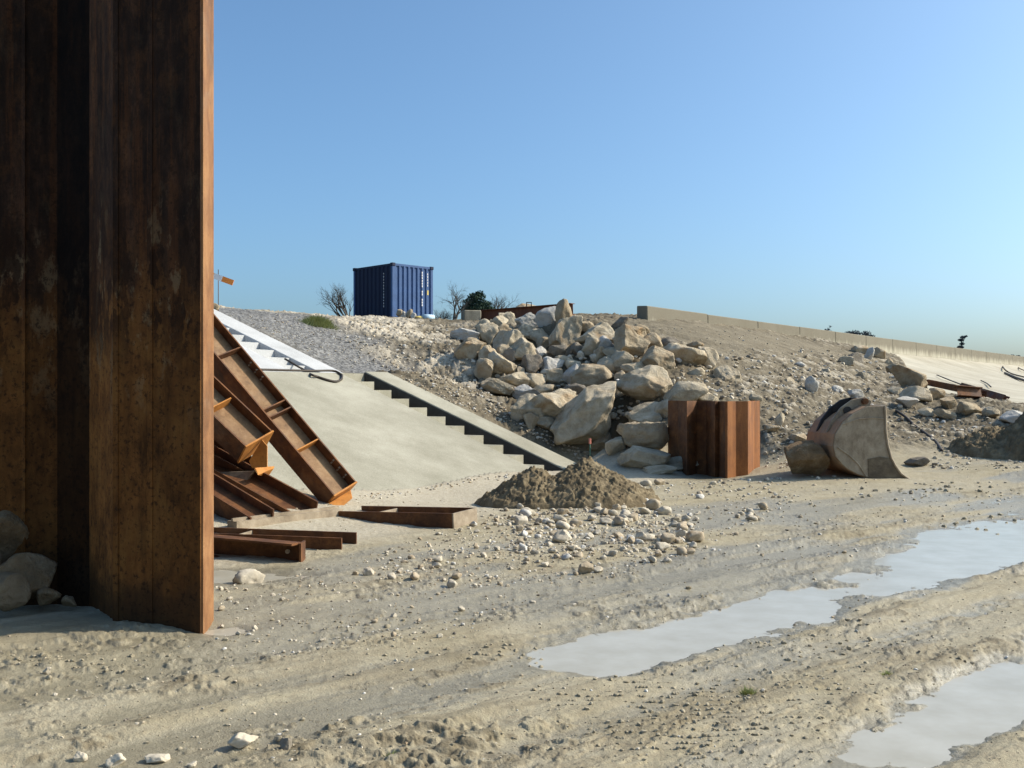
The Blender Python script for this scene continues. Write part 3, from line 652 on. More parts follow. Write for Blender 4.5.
# px, py, w, h, rotation in the picture plane (degrees), material, label
BL = [
 (465, 337, 28, 15, 0, 'white_stone', 'flat pale boulder at the upper left rim of the heap'),
 (470, 350, 24, 23, 20, 'tan_stone', 'rounded tan boulder on the left edge of the heap, casting shade on chalky soil'),
 (484, 371, 18, 22, 0, 'stone', 'upright knobbly boulder on the left edge above a long pale stone'), (498, 387, 30, 14, 25, 'stone', 'long pale bone shaped boulder sloping down at the left edge of the heap'),
 (502, 366, 30, 19, 25, 'stone', 0), (514, 382, 30, 19, 5, 'stone', 0), (488, 356, 17, 19, 0, 'stone', 0), (482, 326, 14, 13, 0, 'stone', 0), (488, 335, 20, 22, 0, 'stone', 0), (496, 324, 22, 13, -15, 'stone', 0),
 (508, 320, 17, 15, 0, 'stone', 0), (503, 333, 24, 17, -10, 'tan_stone', 0), (508, 343, 28, 24, 0, 'stone', 0), (526, 313, 28, 17, -5, 'tan_stone', 'long tan boulder on top of the heap beside the rusty girder'), (529, 323, 24, 18, 0, 'white_stone', 'grey white rounded boulder just under the long tan top boulder'), (532, 332, 24, 15, 0, 'stone', 0),
 (522, 352, 28, 24, -10, 'stone', 0), (532, 367, 20, 22, 0, 'dark_stone', 0), (535, 382, 20, 16, 0, 'stone', 0), (527, 395, 25, 18, 0, 'white_stone', 0), (513, 357, 18, 16, 0, 'dark_stone', 0),
 (548, 318, 22, 19, -10, 'white_stone', 'whitest boulder near the top of the heap'), (564, 314, 16, 26, 0, 'tan_stone', 'upright tan boulder standing at the very top of the heap'), (565, 338, 28, 42, 8, 'stone', 'tall upright pitted boulder standing below the top of the heap'), (585, 327, 16, 10, 0, 'tan_stone', 0), (598, 334, 40, 22, 0, 'stone', 'broad humped boulder along the upper middle rim of the heap'),
 (592, 348, 20, 20, 0, 'stone', 0), (606, 345, 17, 17, 0, 'white_stone', 0), (619, 325, 20, 12, -20, 'dark_stone', 'dark pointed stone sticking up on the right of the top rim'), (632, 333, 26, 14, 15, 'tan_stone', 0), (629, 346, 32, 30, 25, 'tan_stone', 'big angular tan boulder leaning right in the upper right of the heap'),
 (541, 353, 15, 12, 10, 'white_stone', 0), (551, 366, 24, 18, -15, 'white_stone', 0), (555, 377, 18, 14, -10, 'stone', 0), (572, 376, 18, 22, 0, 'white_stone', 0), (573, 364, 14, 11, 0, 'stone', 0), (600, 356, 12, 17, 0, 'tan_stone', 'small knob of stone perched above the orange stained boulder'), (610, 366, 22, 18, 0, 'stone', 0), (622, 362, 20, 20, 0, 'stone', 0),
 (593, 382, 46, 33, -8, 'tan_stone', 'large orange stained boulder in the middle of the heap'), (621, 378, 12, 14, 0, 'tan_stone', 0), (634, 370, 24, 14, 0, 'stone', 0), (545, 344, 16, 12, 0, 'stone', 0), (563, 361, 14, 10, 0, 'stone', 0),
 (643, 386, 52, 38, 5, 'stone', 'large flat faced pale boulder right of the orange stained one'), (659, 362, 32, 25, 18, 'tan_stone', 'angular tan block above the large flat faced boulder'), (651, 342, 20, 17, 0, 'tan_stone', 0), (684, 357, 40, 23, 12, 'stone', 'wide pale boulder at the upper right end of the heap'), (709, 357, 16, 25, -25, 'stone', 'tilted oval boulder at the right end of the heap'), (728, 377, 25, 19, 15, 'stone', 'lone oval boulder lying in rubble above the sheet pile section'),
 (684, 395, 42, 24, -10, 'stone', 'pale boulder directly behind the sheet pile section'), (707, 398, 20, 12, 0, 'stone', 0), (695, 374, 18, 10, -10, 'stone', 0), (669, 343, 18, 11, 0, 'dark_stone', 0), (695, 346, 15, 9, 10, 'tan_stone', 0), (640, 332, 18, 11, 20, 'tan_stone', 0), (625, 337, 14, 10, 0, 'stone', 0),
 (526, 409, 30, 27, -15, 'stone', 'grey boulder with a sunlit ridge at the lower left of the heap'), (552, 407, 42, 31, 0, 'stone', 'large shaded grey boulder left of the biggest tilted one'), (531, 423, 14, 19, 0, 'tan_stone', 'small upright lit stone standing by the concrete kerb'), (546, 424, 20, 13, 0, 'stone', 0), (590, 417, 74, 46, -42, 'stone', 'biggest tilted boulder with sunlit right edge, at the foot of the heap'), (601, 443, 24, 20, 0, 'tan_stone', 0),
 (648, 415, 34, 22, 0, 'stone', 0), (645, 437, 44, 29, -10, 'tan_stone', 'shaded brown boulder lying left of the sheet pile section'), (644, 459, 46, 22, 5, 'stone', 'long bluish shaded boulder behind the soil heap'), (683, 464, 36, 14, 0, 'stone', 'low boulder in the shade in front of the sheet pile section'), (629, 430, 22, 15, 0, 'stone', 0), (616, 447, 18, 18, 0, 'stone', 0), (575, 392, 22, 16, 0, 'dark_stone', 0), (505, 352, 16, 14, 0, 'stone', 0), (545, 392, 22, 14, 0, 'stone', 0), (558, 353, 16, 14, 0, 'dark_stone', 0), (578, 350, 14, 14, 0, 'dark_stone', 0), (668, 410, 22, 18, 0, 'stone', 0), (612, 355, 18, 14, 0, 'stone', 0), (660, 470, 30, 9, 0, 'stone', 0), (540, 336, 18, 13, 0, 'stone', 0), (518, 338, 14, 12, 0, 'stone', 0),
]
for k, (px, py, w, h, rt, mt, lb) in enumerate(BL):
    p = hit(px, py + h * .28); sc_ = p.y / F; dep = (w * .55 + h * .45) * sc_ * 1.05
    c = P(px, py, p.y - dep * .12); sc_ = c.y / F
    rock('boulder', c, (w * sc_ * 1.17, dep, h * sc_ * 1.17), 100 + k * 7, mt, math.radians(rt), 0, lb or gen, 'boulder', G1, sub=5 if w > 23 else 4, rough=.15)
G2 = 'boulders on the earth slope'
gen2 = 'middle sized limestone boulder on the rubble slope right of the sheet pile section'
BR = [(878, 354, 17, 13, 0, 'tan_stone', 'smooth tan boulder on the skyline knoll below the sea wall'), (869, 355, 9, 16, 10, 'white_stone', 'narrow upright pale stone beside the tan skyline boulder'), (856, 359, 18, 13, 0, 'dark_stone', 'dark stone cluster piece at the left of the skyline knoll'), (845, 361, 16, 10, 0, 'stone', 0), (895, 370, 16, 13, 0, 'tan_stone', 0), (889, 362, 10, 8, 0, 'tan_stone', 0),
 (910, 380, 40, 19, 32, 'tan_stone', 'long tan rock slab sloping down at the edge of the concrete apron'), (916, 394, 28, 16, 10, 'stone', 'smooth pale oval boulder under the long tan rock slab'), (905, 402, 24, 12, 12, 'white_stone', 'flattish white boulder left below the pale oval one'), (811, 386, 14, 18, 20, 'white_stone', 'white chunky rock on the slope left above the bucket'),
 (936, 394, 16, 13, 0, 'tan_stone', 0), (837, 390, 13, 9, 0, 'white_stone', 0), (780, 420, 11, 15, 10, 'stone', 0), (772, 429, 16, 10, 0, 'stone', 0), (799, 438, 16, 9, 0, 'stone', 0), (895, 392, 15, 11, 0, 'stone', 0), (944, 414, 18, 9, 20, 'stone', 0), (972, 409, 28, 13, 5, 'tan_stone', 'wide tan boulder at the foot of the concrete apron'), (991, 413, 16, 12, 10, 'stone', 'pale boulder in the middle of three at the apron foot'), (1012, 417, 28, 14, 5, 'white_stone', 'rounded whitish boulder above the dark mud mound'), (948, 403, 18, 12, 0, 'tan_stone', 0),
 (917, 462, 22, 12, 10, 'dark_stone', 'dark angular rock right of the excavator bucket'), (862, 376, 12, 8, 0, 'stone', 0), (826, 372, 12, 7, 0, 'stone', 0), (800, 365, 11, 7, 0, 'white_stone', 0), (790, 381, 12, 8, 0, 'stone', 0), (765, 384, 10, 7, 0, 'white_stone', 0), (755, 398, 13, 9, 0, 'stone', 0), (925, 412, 15, 9, 15, 'stone', 0), (860, 350, 14, 9, 0, 'stone', 0), (850, 466, 9, 6, 0, 'stone', 0)]
for k, (px, py, w, h, rt, mt, lb) in enumerate(BR):
    p = hit(px, py + h * .3); dep = w * .9 * p.y / F; c = P(px, py, p.y - .08 * dep); sc_ = c.y / F
    rock('boulder', c, (w * sc_ * 1.05, dep, h * sc_ * 1.05), 900 + k * 5, mt, math.radians(rt), 0, lb or gen2, 'boulder', G2, sub=4)
c = P(804, 459.5, 17.95); rock('boulder', c, (.78, .74, .66), 1203, 'brown_stone', math.radians(-12), 0, 'brown half dome boulder leaning against the left of the excavator bucket', 'boulder', None, sub=5, facets=7)

# stones lying singly on the mud
def gpos(px, py):
    Y = CZ * F / (py - HZ); return (px - 512) / F * Y, Y
SG = 'stones lying on the mud'
singles = [(243, 735, 32, 17, 'rubble', 'large pale flat stone in the foreground mud'), (116, 752, 19, 15, 'rubble', 'white angular stone at the bottom left of the mud'), (81, 750, 13, 13, 'rubble', 'small tan stone left of the white angular one'), (158, 751, 25, 9, 'rubble', 'flat brownish stone right of the white angular one'), (286, 740, 13, 14, 'dark_rubble', 'black clod beside the large flat foreground stone'),
 (585, 567, 15, 16, 'tan_rubble', 'roundest tan stone below the rubble band'), (249, 572, 32, 18, 'rubble', 'pale crumbly rock in front of the nearest beam'), (368, 570, 12, 10, 'rubble', 'tan stone right of the nearest beams'), (47, 668, 8, 8, 'rubble', 'tiny white stone on the mud before the pile wall'), (192, 757, 10, 6, 'rubble', 'tiny white chip at the bottom foreground'), (255, 624, 6, 6, 'rubble', 'tiny white stone in the puddle by the pile wall'),
 (562, 536, 24, 15, 'rubble', 'largest blocky stone in the rubble band before the soil heap'), (800, 466, 1, 1, 'rubble', None)]
for k, (px, py, w, h, mt, lb) in enumerate(singles):
    if not lb: continue
    x, y = gpos(px, py + h * .35); s_ = y / F; z = gz(x, y)
    rock('stone', (x, y, z + h * s_ * .28), (w * s_, w * s_ * .8, h * s_), 1500 + k, mt, 0, random.uniform(0, .6), lb, 'stone', SG, sub=4, rough=.2)
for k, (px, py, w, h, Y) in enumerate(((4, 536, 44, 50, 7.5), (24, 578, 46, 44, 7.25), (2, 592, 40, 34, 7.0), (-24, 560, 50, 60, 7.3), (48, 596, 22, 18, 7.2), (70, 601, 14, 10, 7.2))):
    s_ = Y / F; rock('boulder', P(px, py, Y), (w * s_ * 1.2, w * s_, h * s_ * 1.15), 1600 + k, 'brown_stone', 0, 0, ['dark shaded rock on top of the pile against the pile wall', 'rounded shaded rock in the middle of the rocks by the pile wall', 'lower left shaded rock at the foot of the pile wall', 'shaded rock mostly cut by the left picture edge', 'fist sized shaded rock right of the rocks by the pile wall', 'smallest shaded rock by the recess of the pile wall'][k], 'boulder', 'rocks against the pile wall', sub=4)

protos = []
for k in range(14):
    v, f = rock_verts(3, 2000 + k, 10, .14); protos.append(v)
PM = {}
for k, v in enumerate(protos):
    for mt in ('tan_rubble', 'white_rubble', 'rubble'):
        me_ = npmesh('stone', v * .5, ICO[3][1]); me_.materials.append(MAT[mt]); PM[k, mt] = me_
spots = []
def scatter(nn, poly, wr, stuff, keep=None):
    """nn stones sized wr pixels, spread over a picture polygon laid on the ground"""
    xs = [q[0] for q in poly]; ys = [q[1] for q in poly]; c = 0
    while c < nn:
        x, y = random.uniform(min(xs), max(xs)), random.uniform(min(ys), max(ys)); ins = False
        for i in range(len(poly)):
            (x1, y1), (x2, y2) = poly[i], poly[i - 1]
            if (y1 > y) != (y2 > y) and x < (x2 - x1) * (y - y1) / (y2 - y1) + x1: ins = not ins
        if not ins: continue
        c += 1; w = wr[0] * (wr[1] / wr[0]) ** (random.random() ** 1.8); stuff.append((x, y, w))
ind, small = [], []
band = [(470, 508), (540, 498), (640, 482), (790, 478), (800, 500), (720, 545), (620, 580), (480, 590), (380, 585), (370, 555), (450, 530)]
core = [(490, 520), (560, 508), (650, 505), (705, 530), (690, 555), (600, 560), (520, 560)]
scatter(105, core, (6, 17), ind); scatter(105, band, (5, 13), ind)
scatter(1300, core, (1.5, 6), small); scatter(1500, band, (1.5, 5), small)
left = [(216, 585), (330, 565), (470, 530), (560, 590), (480, 640), (260, 660), (218, 640)]
scatter(30, left, (5, 10), ind); scatter(700, left, (1.2, 4.5), small)
fore = [(0, 640), (215, 640), (560, 600), (1023, 560), (1023, 767), (0, 767)]
scatter(500, fore, (1.5, 5), small)
for px, py, sx in ((380, 489, 40), (450, 481, 40), (520, 474, 30)): edge_c = [(px + random.gauss(0, sx), 0, random.uniform(1, 3.5)) for _ in range(60)]; small += [(x, 501 - (x - 350) * .165 + random.gauss(0, 2.2), w) for x, _, w in edge_c]
scatter(250, [(700, 480), (1023, 470), (1023, 520), (850, 560), (690, 560)], (1.5, 5), small)
slope = [(735, 350), (800, 352), (860, 352), (930, 400), (940, 440), (880, 440), (800, 470), (765, 468), (762, 400), (720, 395), (690, 385), (700, 365)]
scatter(1900, slope, (1.1, 6.0), small)
scatter(1100, [(420, 372), (470, 378), (520, 420), (600, 462), (575, 460), (480, 412), (400, 378)], (1., 4.5), small)
scatter(900, [(345, 322), (440, 322), (470, 350), (480, 380), (420, 380), (365, 365), (345, 345)], (1., 4.5), small)
scatter(500, [(220, 312), (330, 320), (380, 368), (345, 368)], (.8, 2.2), small)
scatter(150, [(640, 322), (760, 332), (850, 350), (800, 360), (720, 352), (660, 338)], (.8, 2.5), small)
scatter(700, [(640, 350), (740, 385), (760, 400), (690, 400), (650, 410), (560, 440), (520, 400), (480, 370)], (2, 7), small)
fill = []; scatter(46, [(470, 345), (500, 330), (600, 345), (640, 350), (660, 410), (640, 445), (560, 440), (520, 400), (480, 380)], (7, 12), fill)
scatter(350, [(930, 420), (1023, 420), (1023, 470), (930, 470)], (1.5, 6), small)
clods = []
for k in range(34):
    cx, cy = random.uniform(0, 1023), random.uniform(590, 765)
    if cy < 640 and cx < 220: continue
    for j in range(random.randint(10, 45)):
        clods.append((cx + random.gauss(0, 60), cy + random.gauss(0, 7), random.uniform(1.2, 2.2) + random.random() ** 4 * 4.5))
for px, py, sx, sy, n_ in ((700, 735, 55, 18, 260), (60, 660, 45, 5, 60), (560, 648, 30, 3, 40), (990, 525, 25, 5, 70), (930, 490, 50, 5, 60), (700, 690, 90, 14, 160), (480, 655, 60, 5, 60)):
    clods += [(px + random.gauss(0, sx), py + random.gauss(0, sy), random.uniform(1.2, 6)) for _ in range(n_)]
for k in range(2600): clods.append((random.uniform(0, 1023), 500 + 267 * random.random(), random.uniform(.7, 2.0)))
clods = [c for c in clods if c[1] > 480 and not (c[0] < 225 and c[1] < 640)]
def hits(lst):
    a = np.array(lst); Ys = np.concatenate([np.arange(3.5, 24, .08), np.arange(24, 60, .16)])
    out = np.full(len(a), np.nan)
    for i in range(0, len(a), 300):
        sl = a[i:i + 300]; X = (sl[:, 0, None] - 512) / F * Ys; Z = CZ + (HZ - sl[:, 1, None]) / F * Ys
        B = base(X, np.broadcast_to(Ys, X.shape)).reshape(X.shape); below = Z < B
        ok = below.any(1); k = below.argmax(1); out[i:i + 300] = np.where(ok, Ys[k], np.nan)
    return out
gl = 'one of the many pale rubble stones strewn over the mud before the soil heap'
Yi = hits(ind)
for (px, py, w), Y in zip(ind, Yi):
    if np.isnan(Y): continue
    x = (px - 512) / F * Y; s_ = Y / F; hh = w * s_ * random.uniform(.55, .85); kk = random.randrange(14)
    mt = random.choices(('tan_rubble', 'white_rubble', 'rubble'), (3, 1, 6))[0]
    o_ = bpy.data.objects.new('stone', PM[kk, mt]); COL.objects.link(o_); o_.location = (x, Y, gz(x, Y) + hh * .3)
    o_.scale = (w * s_, w * s_ * random.uniform(.7, 1.1), hh); o_.rotation_euler = (random.uniform(-.3, .3), random.uniform(-.3, .3), random.uniform(0, 6.28))
    tag(o_, gl, 'stone', 'rubble stones on the mud')
for px, py, w in fill:
    h_ = hit(px, py); c = P(px, py, h_.y - .25); s_ = c.y / F; kk = random.randrange(14); o_ = bpy.data.objects.new('boulder', PM[kk, random.choice(('tan_rubble', 'rubble'))]); COL.objects.link(o_)
    o_.location = c; o_.scale = (w * s_, w * s_, w * s_ * random.uniform(.6, .95)); o_.rotation_euler = [random.uniform(0, 6.28) for _ in range(3)]; tag(o_, gen, 'boulder', G1)
n_cl = len(clods); small += clods; Ysm = hits(small); cl_flag = np.zeros(len(small), bool); cl_flag[-n_cl:] = True; ok = ~np.isnan(Ysm); sm = np.array(small)[ok]; Ysm = Ysm[ok]; cl_flag = cl_flag[ok]
Xs = (sm[:, 0] - 512) / F * Ysm; ss, ll = to_sl(Xs, Ysm); keep = ~((ll < .05) & (ss > 0)); keep &= ~(cl_flag & (puddle_field(Xs, Ysm) > .3) & (RNG.random(len(Xs)) > .22)); sm, Ysm, Xs, cl_flag = sm[keep], Ysm[keep], Xs[keep], cl_flag[keep]
Zs = surface(Xs, Ysm); W = sm[:, 2] * Ysm / F
lowp = [rock_verts(2, 3000 + k, 8, .15)[0] for k in range(10)]; f2 = ICO[2][1]
def rubble(name, sel, mat):
    N = len(sel); ch = RNG.integers(0, 10, N); Vb = np.array(lowp)[ch] * .5
    th = RNG.uniform(0, 6.28, N); ct, st = np.cos(th), np.sin(th)
    sx, sy, sz = W[sel], W[sel] * RNG.uniform(.6, 1, N), W[sel] * RNG.uniform(.45, .85, N)
    x = Vb[:, :, 0] * sx[:, None]; y = Vb[:, :, 1] * sy[:, None]; z = Vb[:, :, 2] * sz[:, None]
    VV = np.stack([x * ct[:, None] - y * st[:, None] + Xs[sel, None], x * st[:, None] + y * ct[:, None] + Ysm[sel, None], z + (Zs[sel] + sz * .16)[:, None]], -1)
    FF = f2[None] + (np.arange(N) * Vb.shape[1])[:, None, None]
    o_ = link(name, npmesh(name, VV.reshape(-1, 3), FF.reshape(-1, 3), False), None, MAT[mat]); tag(o_, kind='stuff'); return o_
pick = RNG.random(len(W)); pick[cl_flag] = 2
o_ = rubble('gravel', np.nonzero(pick < .45)[0], 'rubble'); tag(o_, 'fine tan limestone gravel strewn over the mud and slopes', 'gravel')
o_ = rubble('gravel', np.nonzero((pick >= .45) & (pick < .75))[0], 'tan_rubble'); tag(o_, 'brownish gravel chips mixed into the mud and slopes', 'gravel')
o_ = rubble('gravel', np.nonzero((pick >= .75) & (pick < .88))[0], 'white_rubble'); tag(o_, 'whitish gravel chips dotted over the mud and slopes', 'gravel')
o_ = rubble('mud_clods', np.nonzero(cl_flag)[0], 'clod'); tag(o_, 'small crumbs and clods of drying mud between the wheel ruts', 'mud clods')
o_ = rubble('gravel', np.nonzero((pick >= .88) & (pick < 1.5))[0], 'dark_rubble'); tag(o_, 'dark gravel and clods dotted over the mud and slopes', 'gravel')

# ------------------------------------------------------------------ soil heaps
def heap(name, cx, cy, prof_, rx, ry, label, seed, rough, cat='soil heap', yaw=0.):
    """dome of clumpy soil: prof_ = list of (dx, dy, height, sx, sy) humps"""
    n_ = 260; gx, gy = np.meshgrid(np.linspace(-rx, rx, n_), np.linspace(-ry, ry, int(n_ * .8)))
    X = cx + gx; Y = cy + gy; hh = 0
    for dx, dy, a, sx, sy in prof_: hh = np.maximum(hh, a * (1 - np.clip(np.hypot((gx - dx) / sx, (gy - dy) / sy), 0, 1)) ** .9)
    xr, yr = X.ravel(), Y.ravel()
    nz = fbm(xr, yr, 2.2, 3, seed) * .5 + np.abs(fbm(xr, yr, 7, 3, seed + 5)) * .8 + np.abs(fbm(xr, yr, 19, 3, seed + 8)) * .75
    hr = hh.ravel(); zz = base(xr, yr) + hr + rough * nz * sstep(0, .12, hr) - .10 * (1 - sstep(0, .06, hr)) - .02
    jx = .04 * fbm(xr, yr, 9, 2, seed + 11) * sstep(0, .1, hr); V_ = np.stack([xr + jx - cx, yr - cy, zz], 1)
    r_, c_ = gx.shape; i_ = np.arange(r_ * c_).reshape(r_, c_)
    Q_ = np.stack([i_[:-1, :-1], i_[:-1, 1:], i_[1:, 1:], i_[1:, :-1]], -1).reshape(-1, 4)
    o_ = link(name, npmesh(name, V_, Q_), None, MAT['soil']); o_.location = (cx, cy, 0); return tag(o_, label, cat)
hx, hy = gpos(578, 508); hy += .65; hx = (578 - 512) / F * hy
heap('soil_heap', hx, hy, [(.12, 0, .62, 1.1, .9), (-.62, -.05, .50, .85, .75), (-1.05, .05, .22, .5, .5), (.6, .1, .3, .6, .5)], 1.9, 1.1, 'heap of dark damp clumpy soil at the end of the concrete kerb', 300, .085)
heap('mud_mound', 11.9, 21.6, [(0, 0, 1.45, 1.7, 1.4), (1.4, .2, 1.35, 1.8, 1.4), (-1.2, .5, .55, 1., 1.2), (2.8, .3, .8, 1.6, 1.3), (.3, -.7, .5, 1.6, .7)], 4.2, 2.2, 'broad dark mud mound at the right edge below the whitish boulders', 340, .14)

# ------------------------------------------------------------------ excavator bucket
bx = Vector((.991, .13, 0)); bax = Vector((-.13, .991, 0)); B0 = P(862, 480, 17.6); WB = 1.15
def BP(px, py, off=0.):
    s_ = 17.6 / F; return B0 + bx * (px - 862) * s_ + Vector((0, 0, (480 - py) * s_)) + bax * off
buck = empty('excavator_bucket', B0 + bax * .5, 'worn muddy excavator bucket lying on its back before the slope', 'bucket')
side = [(842, 422), (852, 414), (867.5, 406.6), (886, 405.8), (886.5, 418), (887, 431.6), (889, 445), (892.5, 458), (897, 466), (903, 474), (915, 482), (905, 483), (892.5, 481), (880, 480), (867.5, 477.5), (857, 474), (847, 469), (840, 463), (834.7, 456.6), (832, 446), (834, 434)]
for off in (0., WB - .03):
    mm = MB(); mm.prism([BP(a, b, off) for a, b in side], bax * .03); mm.build('side_plate', MAT['bucket'], buck, bevel=.006)
back = [(867.5, 406.2), (852, 413.5), (841.5, 421.5), (833.5, 434), (831.5, 446), (834.2, 456.8), (839.6, 463.5), (846.7, 469.6), (856.8, 474.7), (867.3, 478.2), (880, 480.6), (892.5, 481.6), (906, 483.2), (917, 483)]
cen = np.array((868, 440.)); inner = []
for a, b in back:
    dv = cen - np.array((a, b)); dv /= np.linalg.norm(dv); inner.append((a + dv[0] * 1.8, b + dv[1] * 1.8))
mm = MB(); pl = [BP(a, b, .031) for a, b in back] + [BP(a, b, .031) for a, b in inner[::-1]]
nb = len(back)
for i in range(nb - 1):
    mm.prism([BP(*back[i], .031), BP(*back[i + 1], .031), BP(*inner[i + 1], .031), BP(*inner[i], .031)], bax * (WB - .062))
mm.build('shell', MAT['bucket_orange'], buck)
mm = MB()
rim = [BP(a, b, -.012) for a, b in side[3:11]]
mm.tube(rim, .022, 6); mm.build('mouth_rim', MAT['bucket'], buck)
mm = MB(); mm.prism([BP(a, b, -.012) for a, b in ((868, 459), (880, 457), (892, 458.5), (896.5, 466), (902.5, 474), (913, 481.6), (892.5, 480.6), (880, 479.6), (869, 477))], bax * .010); mm.build('wear_plate', rust_mat('muddy_wear_plate', (.06, .045, .028), (.12, .09, .055), (.21, .17, .11), .3, stretch=(1, 1, 1)), buck)
mm = MB(); mm.tube([BP(a, b, -.004) for a, b in ((836, 447), (848, 455), (858, 464), (866, 476))], .014, 6); mm.tube([BP(a, b, -.004) for a, b in ((842, 424), (858, 419), (874, 418), (886, 419))], .012, 6); mm.build('weld_bead', MAT['bucket'], buck)
mm = MB(); mm.prism([BP(880, 480.5, -.02), BP(915, 481.6, -.02), BP(922, 484, -.02), BP(882, 484, -.02)], bax * (WB + .04)); mm.build('cutting_edge', MAT['rust_pale'], buck)
for off, mt in ((.30, 'bucket'), (.72, 'dark_steel')):
    mm = MB(); mm.prism([BP(a, b, off) for a, b in ((833, 433), (838, 421), (848, 408), (860, 400), (874, 397), (881, 401), (879, 409), (862, 412), (846, 422))], bax * .05); e = mm.build('hinge_bracket', MAT[mt], buck, bevel=.006)
    mm = MB(); c = BP(854.5, 411, off - .03); mm.tube([c, c + bax * .11], .075, 16); mm.build('bushing', MAT['dark_steel'], buck)
mm = MB(); c = BP(872.5, 401.5, .22); mm.tube([c, c + bax * .68], .055, 14); mm.build('hinge_pin', MAT['rust'], buck)
mm = MB(); mm.prism([BP(886, 406, .03), BP(889, 405, .03), BP(889, 409, .03), BP(886, 410, .03)], bax * (WB - .06)); mm.build('top_lip', MAT['bucket'], buck)
rock('stone', BP(877, 394.5, .75), (.28, .3, .2), 1731, 'white_stone', 0, 0, 'white stone resting at the top of the excavator bucket bracket', 'stone', None, sub=4)

# ------------------------------------------------------------------ blue shipping container
CB = P(392.5, 320.5, 45.0); CB.z = gz(CB.x, CB.y + 1) - .02
cl_, cr_ = Vector((-.70, .714, 0)), Vector((.714, .70, 0)); LL, LR, CH = 2.99, 2.36, 2.56
cont = empty('shipping_container', CB + cl_ * 1.5 + cr_ * 1.2, 'small blue corrugated shipping container on top of the dike', 'container')
up3 = Vector((0, 0, 1))
def corr(org, d, L, nrm, z0, z1, n_, depth, mat, name):
    """corrugated sheet between org and org+d*L, ribs sunk along -nrm"""
    p_ = L / n_; prof_ = []
    for k in range(n_):
        a = k * p_; prof_ += [(a, 0), (a + p_ * .34, 0), (a + p_ * .5, depth), (a + p_ * .84, depth)]
    prof_.append((L, 0)); m_ = MB(); nv = len(prof_); vv = []
    for z in (z0, z1):
        vv += [org + d * a - nrm * b + up3 * z for a, b in prof_]
    m_.add(vv, [(i, i + 1, nv + i + 1, nv + i) for i in range(nv - 1)]); me_ = mesh(name, m_.v, m_.f); return link(name, me_, cont, mat)
nl, nr_ = Vector((-cl_.y, cl_.x, 0)), Vector((cr_.y, -cr_.x, 0))
nl = nl if nl.dot(cr_) < 0 else -nl; nr_ = nr_ if nr_.dot(cl_) < 0 else -nr_
pt = .12
corr(CB + cl_ * pt, cl_, LL - 2 * pt, nl, .14, CH - .1, 9, .045, MAT['shade_blue'], 'corrugated_wall')
corr(CB + cr_ * pt, cr_, LR - 2 * pt, nr_, .14, CH - .1, 8, .05, MAT['blue'], 'corrugated_wall')
corr(CB + cr_ * LR + cl_ * pt, cl_, LL - 2 * pt, -nl, .14, CH - .1, 9, .045, MAT['blue'], 'corrugated_wall')
corr(CB + cl_ * LL + cr_ * pt, cr_, LR - 2 * pt, -nr_, .14, CH - .1, 8, .05, MAT['blue'], 'corrugated_wall')
for a, b in ((0, 0), (LL, 0), (0, LR), (LL, LR)):
    q = CB + cl_ * (a + (.06 if a == 0 else -.06)) + cr_ * (b + (.06 if b == 0 else -.06))
    mm = MB(); mm.box(q + up3 * CH / 2, cl_ * .062, cr_ * .062, up3 * (CH / 2 - .13)); mm.build('corner_post', MAT['blue'], cont)
    for z in (.065, CH - .055):
        mm = MB(); mm.box(q + up3 * z, cl_ * .09, cr_ * .09, up3 * .07); mm.build('corner_casting', MAT['shade_blue'], cont, bevel=.01)
for z in (.08, CH - .06):
    for org, d_, L_ in ((CB + cr_ * .03, cl_, LL), (CB + cl_ * .03, cr_, LR), (CB + cr_ * (LR - .03), cl_, LL), (CB + cl_ * (LL - .03), cr_, LR)):
        mm = MB(); mm.box(org + d_ * L_ / 2 + up3 * z, d_ * (L_ / 2 - .125), d_.cross(up3) * .028, up3 * .05); mm.build('rail', MAT['blue'] if d_ is cr_ else MAT['shade_blue'], cont)
mm = MB(); mm.box(CB + cl_ * LL / 2 + cr_ * LR / 2 + up3 * (CH - .05), cl_ * (LL / 2 - .06), cr_ * (LR / 2 - .06), up3 * .03); mm.build('roof', MAT['shade_blue'], cont)
def marks(org, d_, nrm, zs, w_, mt, nm):
    m_ = MB()
    for z, hh, xo in zs: m_.box(org + d_ * xo + nrm * .008 + up3 * z, d_ * w_, nrm * .003, up3 * hh)
    m_.build(nm, mt, cont)
marks(CB + cl_ * (pt + 9 * 0 + .52), cl_, nl, [(2.12 - k * .135, .042 if k % 3 else .03, 0) for k in range(12)], .018, MAT['white'], 'lettering')
xo = pt + (LR - 2 * pt) / 8 * 7.17
marks(CB + cr_ * (xo - .30), cr_, nr_, [(2.25 - k * .125, .045, 0) for k in range(13) if k not in (6, 9)], .026, MAT['white'], 'lettering')
marks(CB + cr_ * (xo + .02), cr_, nr_, [(2.2 - k * .13, .045, 0) for k in range(5)], .02, MAT['white'], 'lettering')
marks(CB + cr_ * (xo + .03), cr_, nr_, [(1.35, .11, 0)], .045, MAT['yellow'], 'sticker')

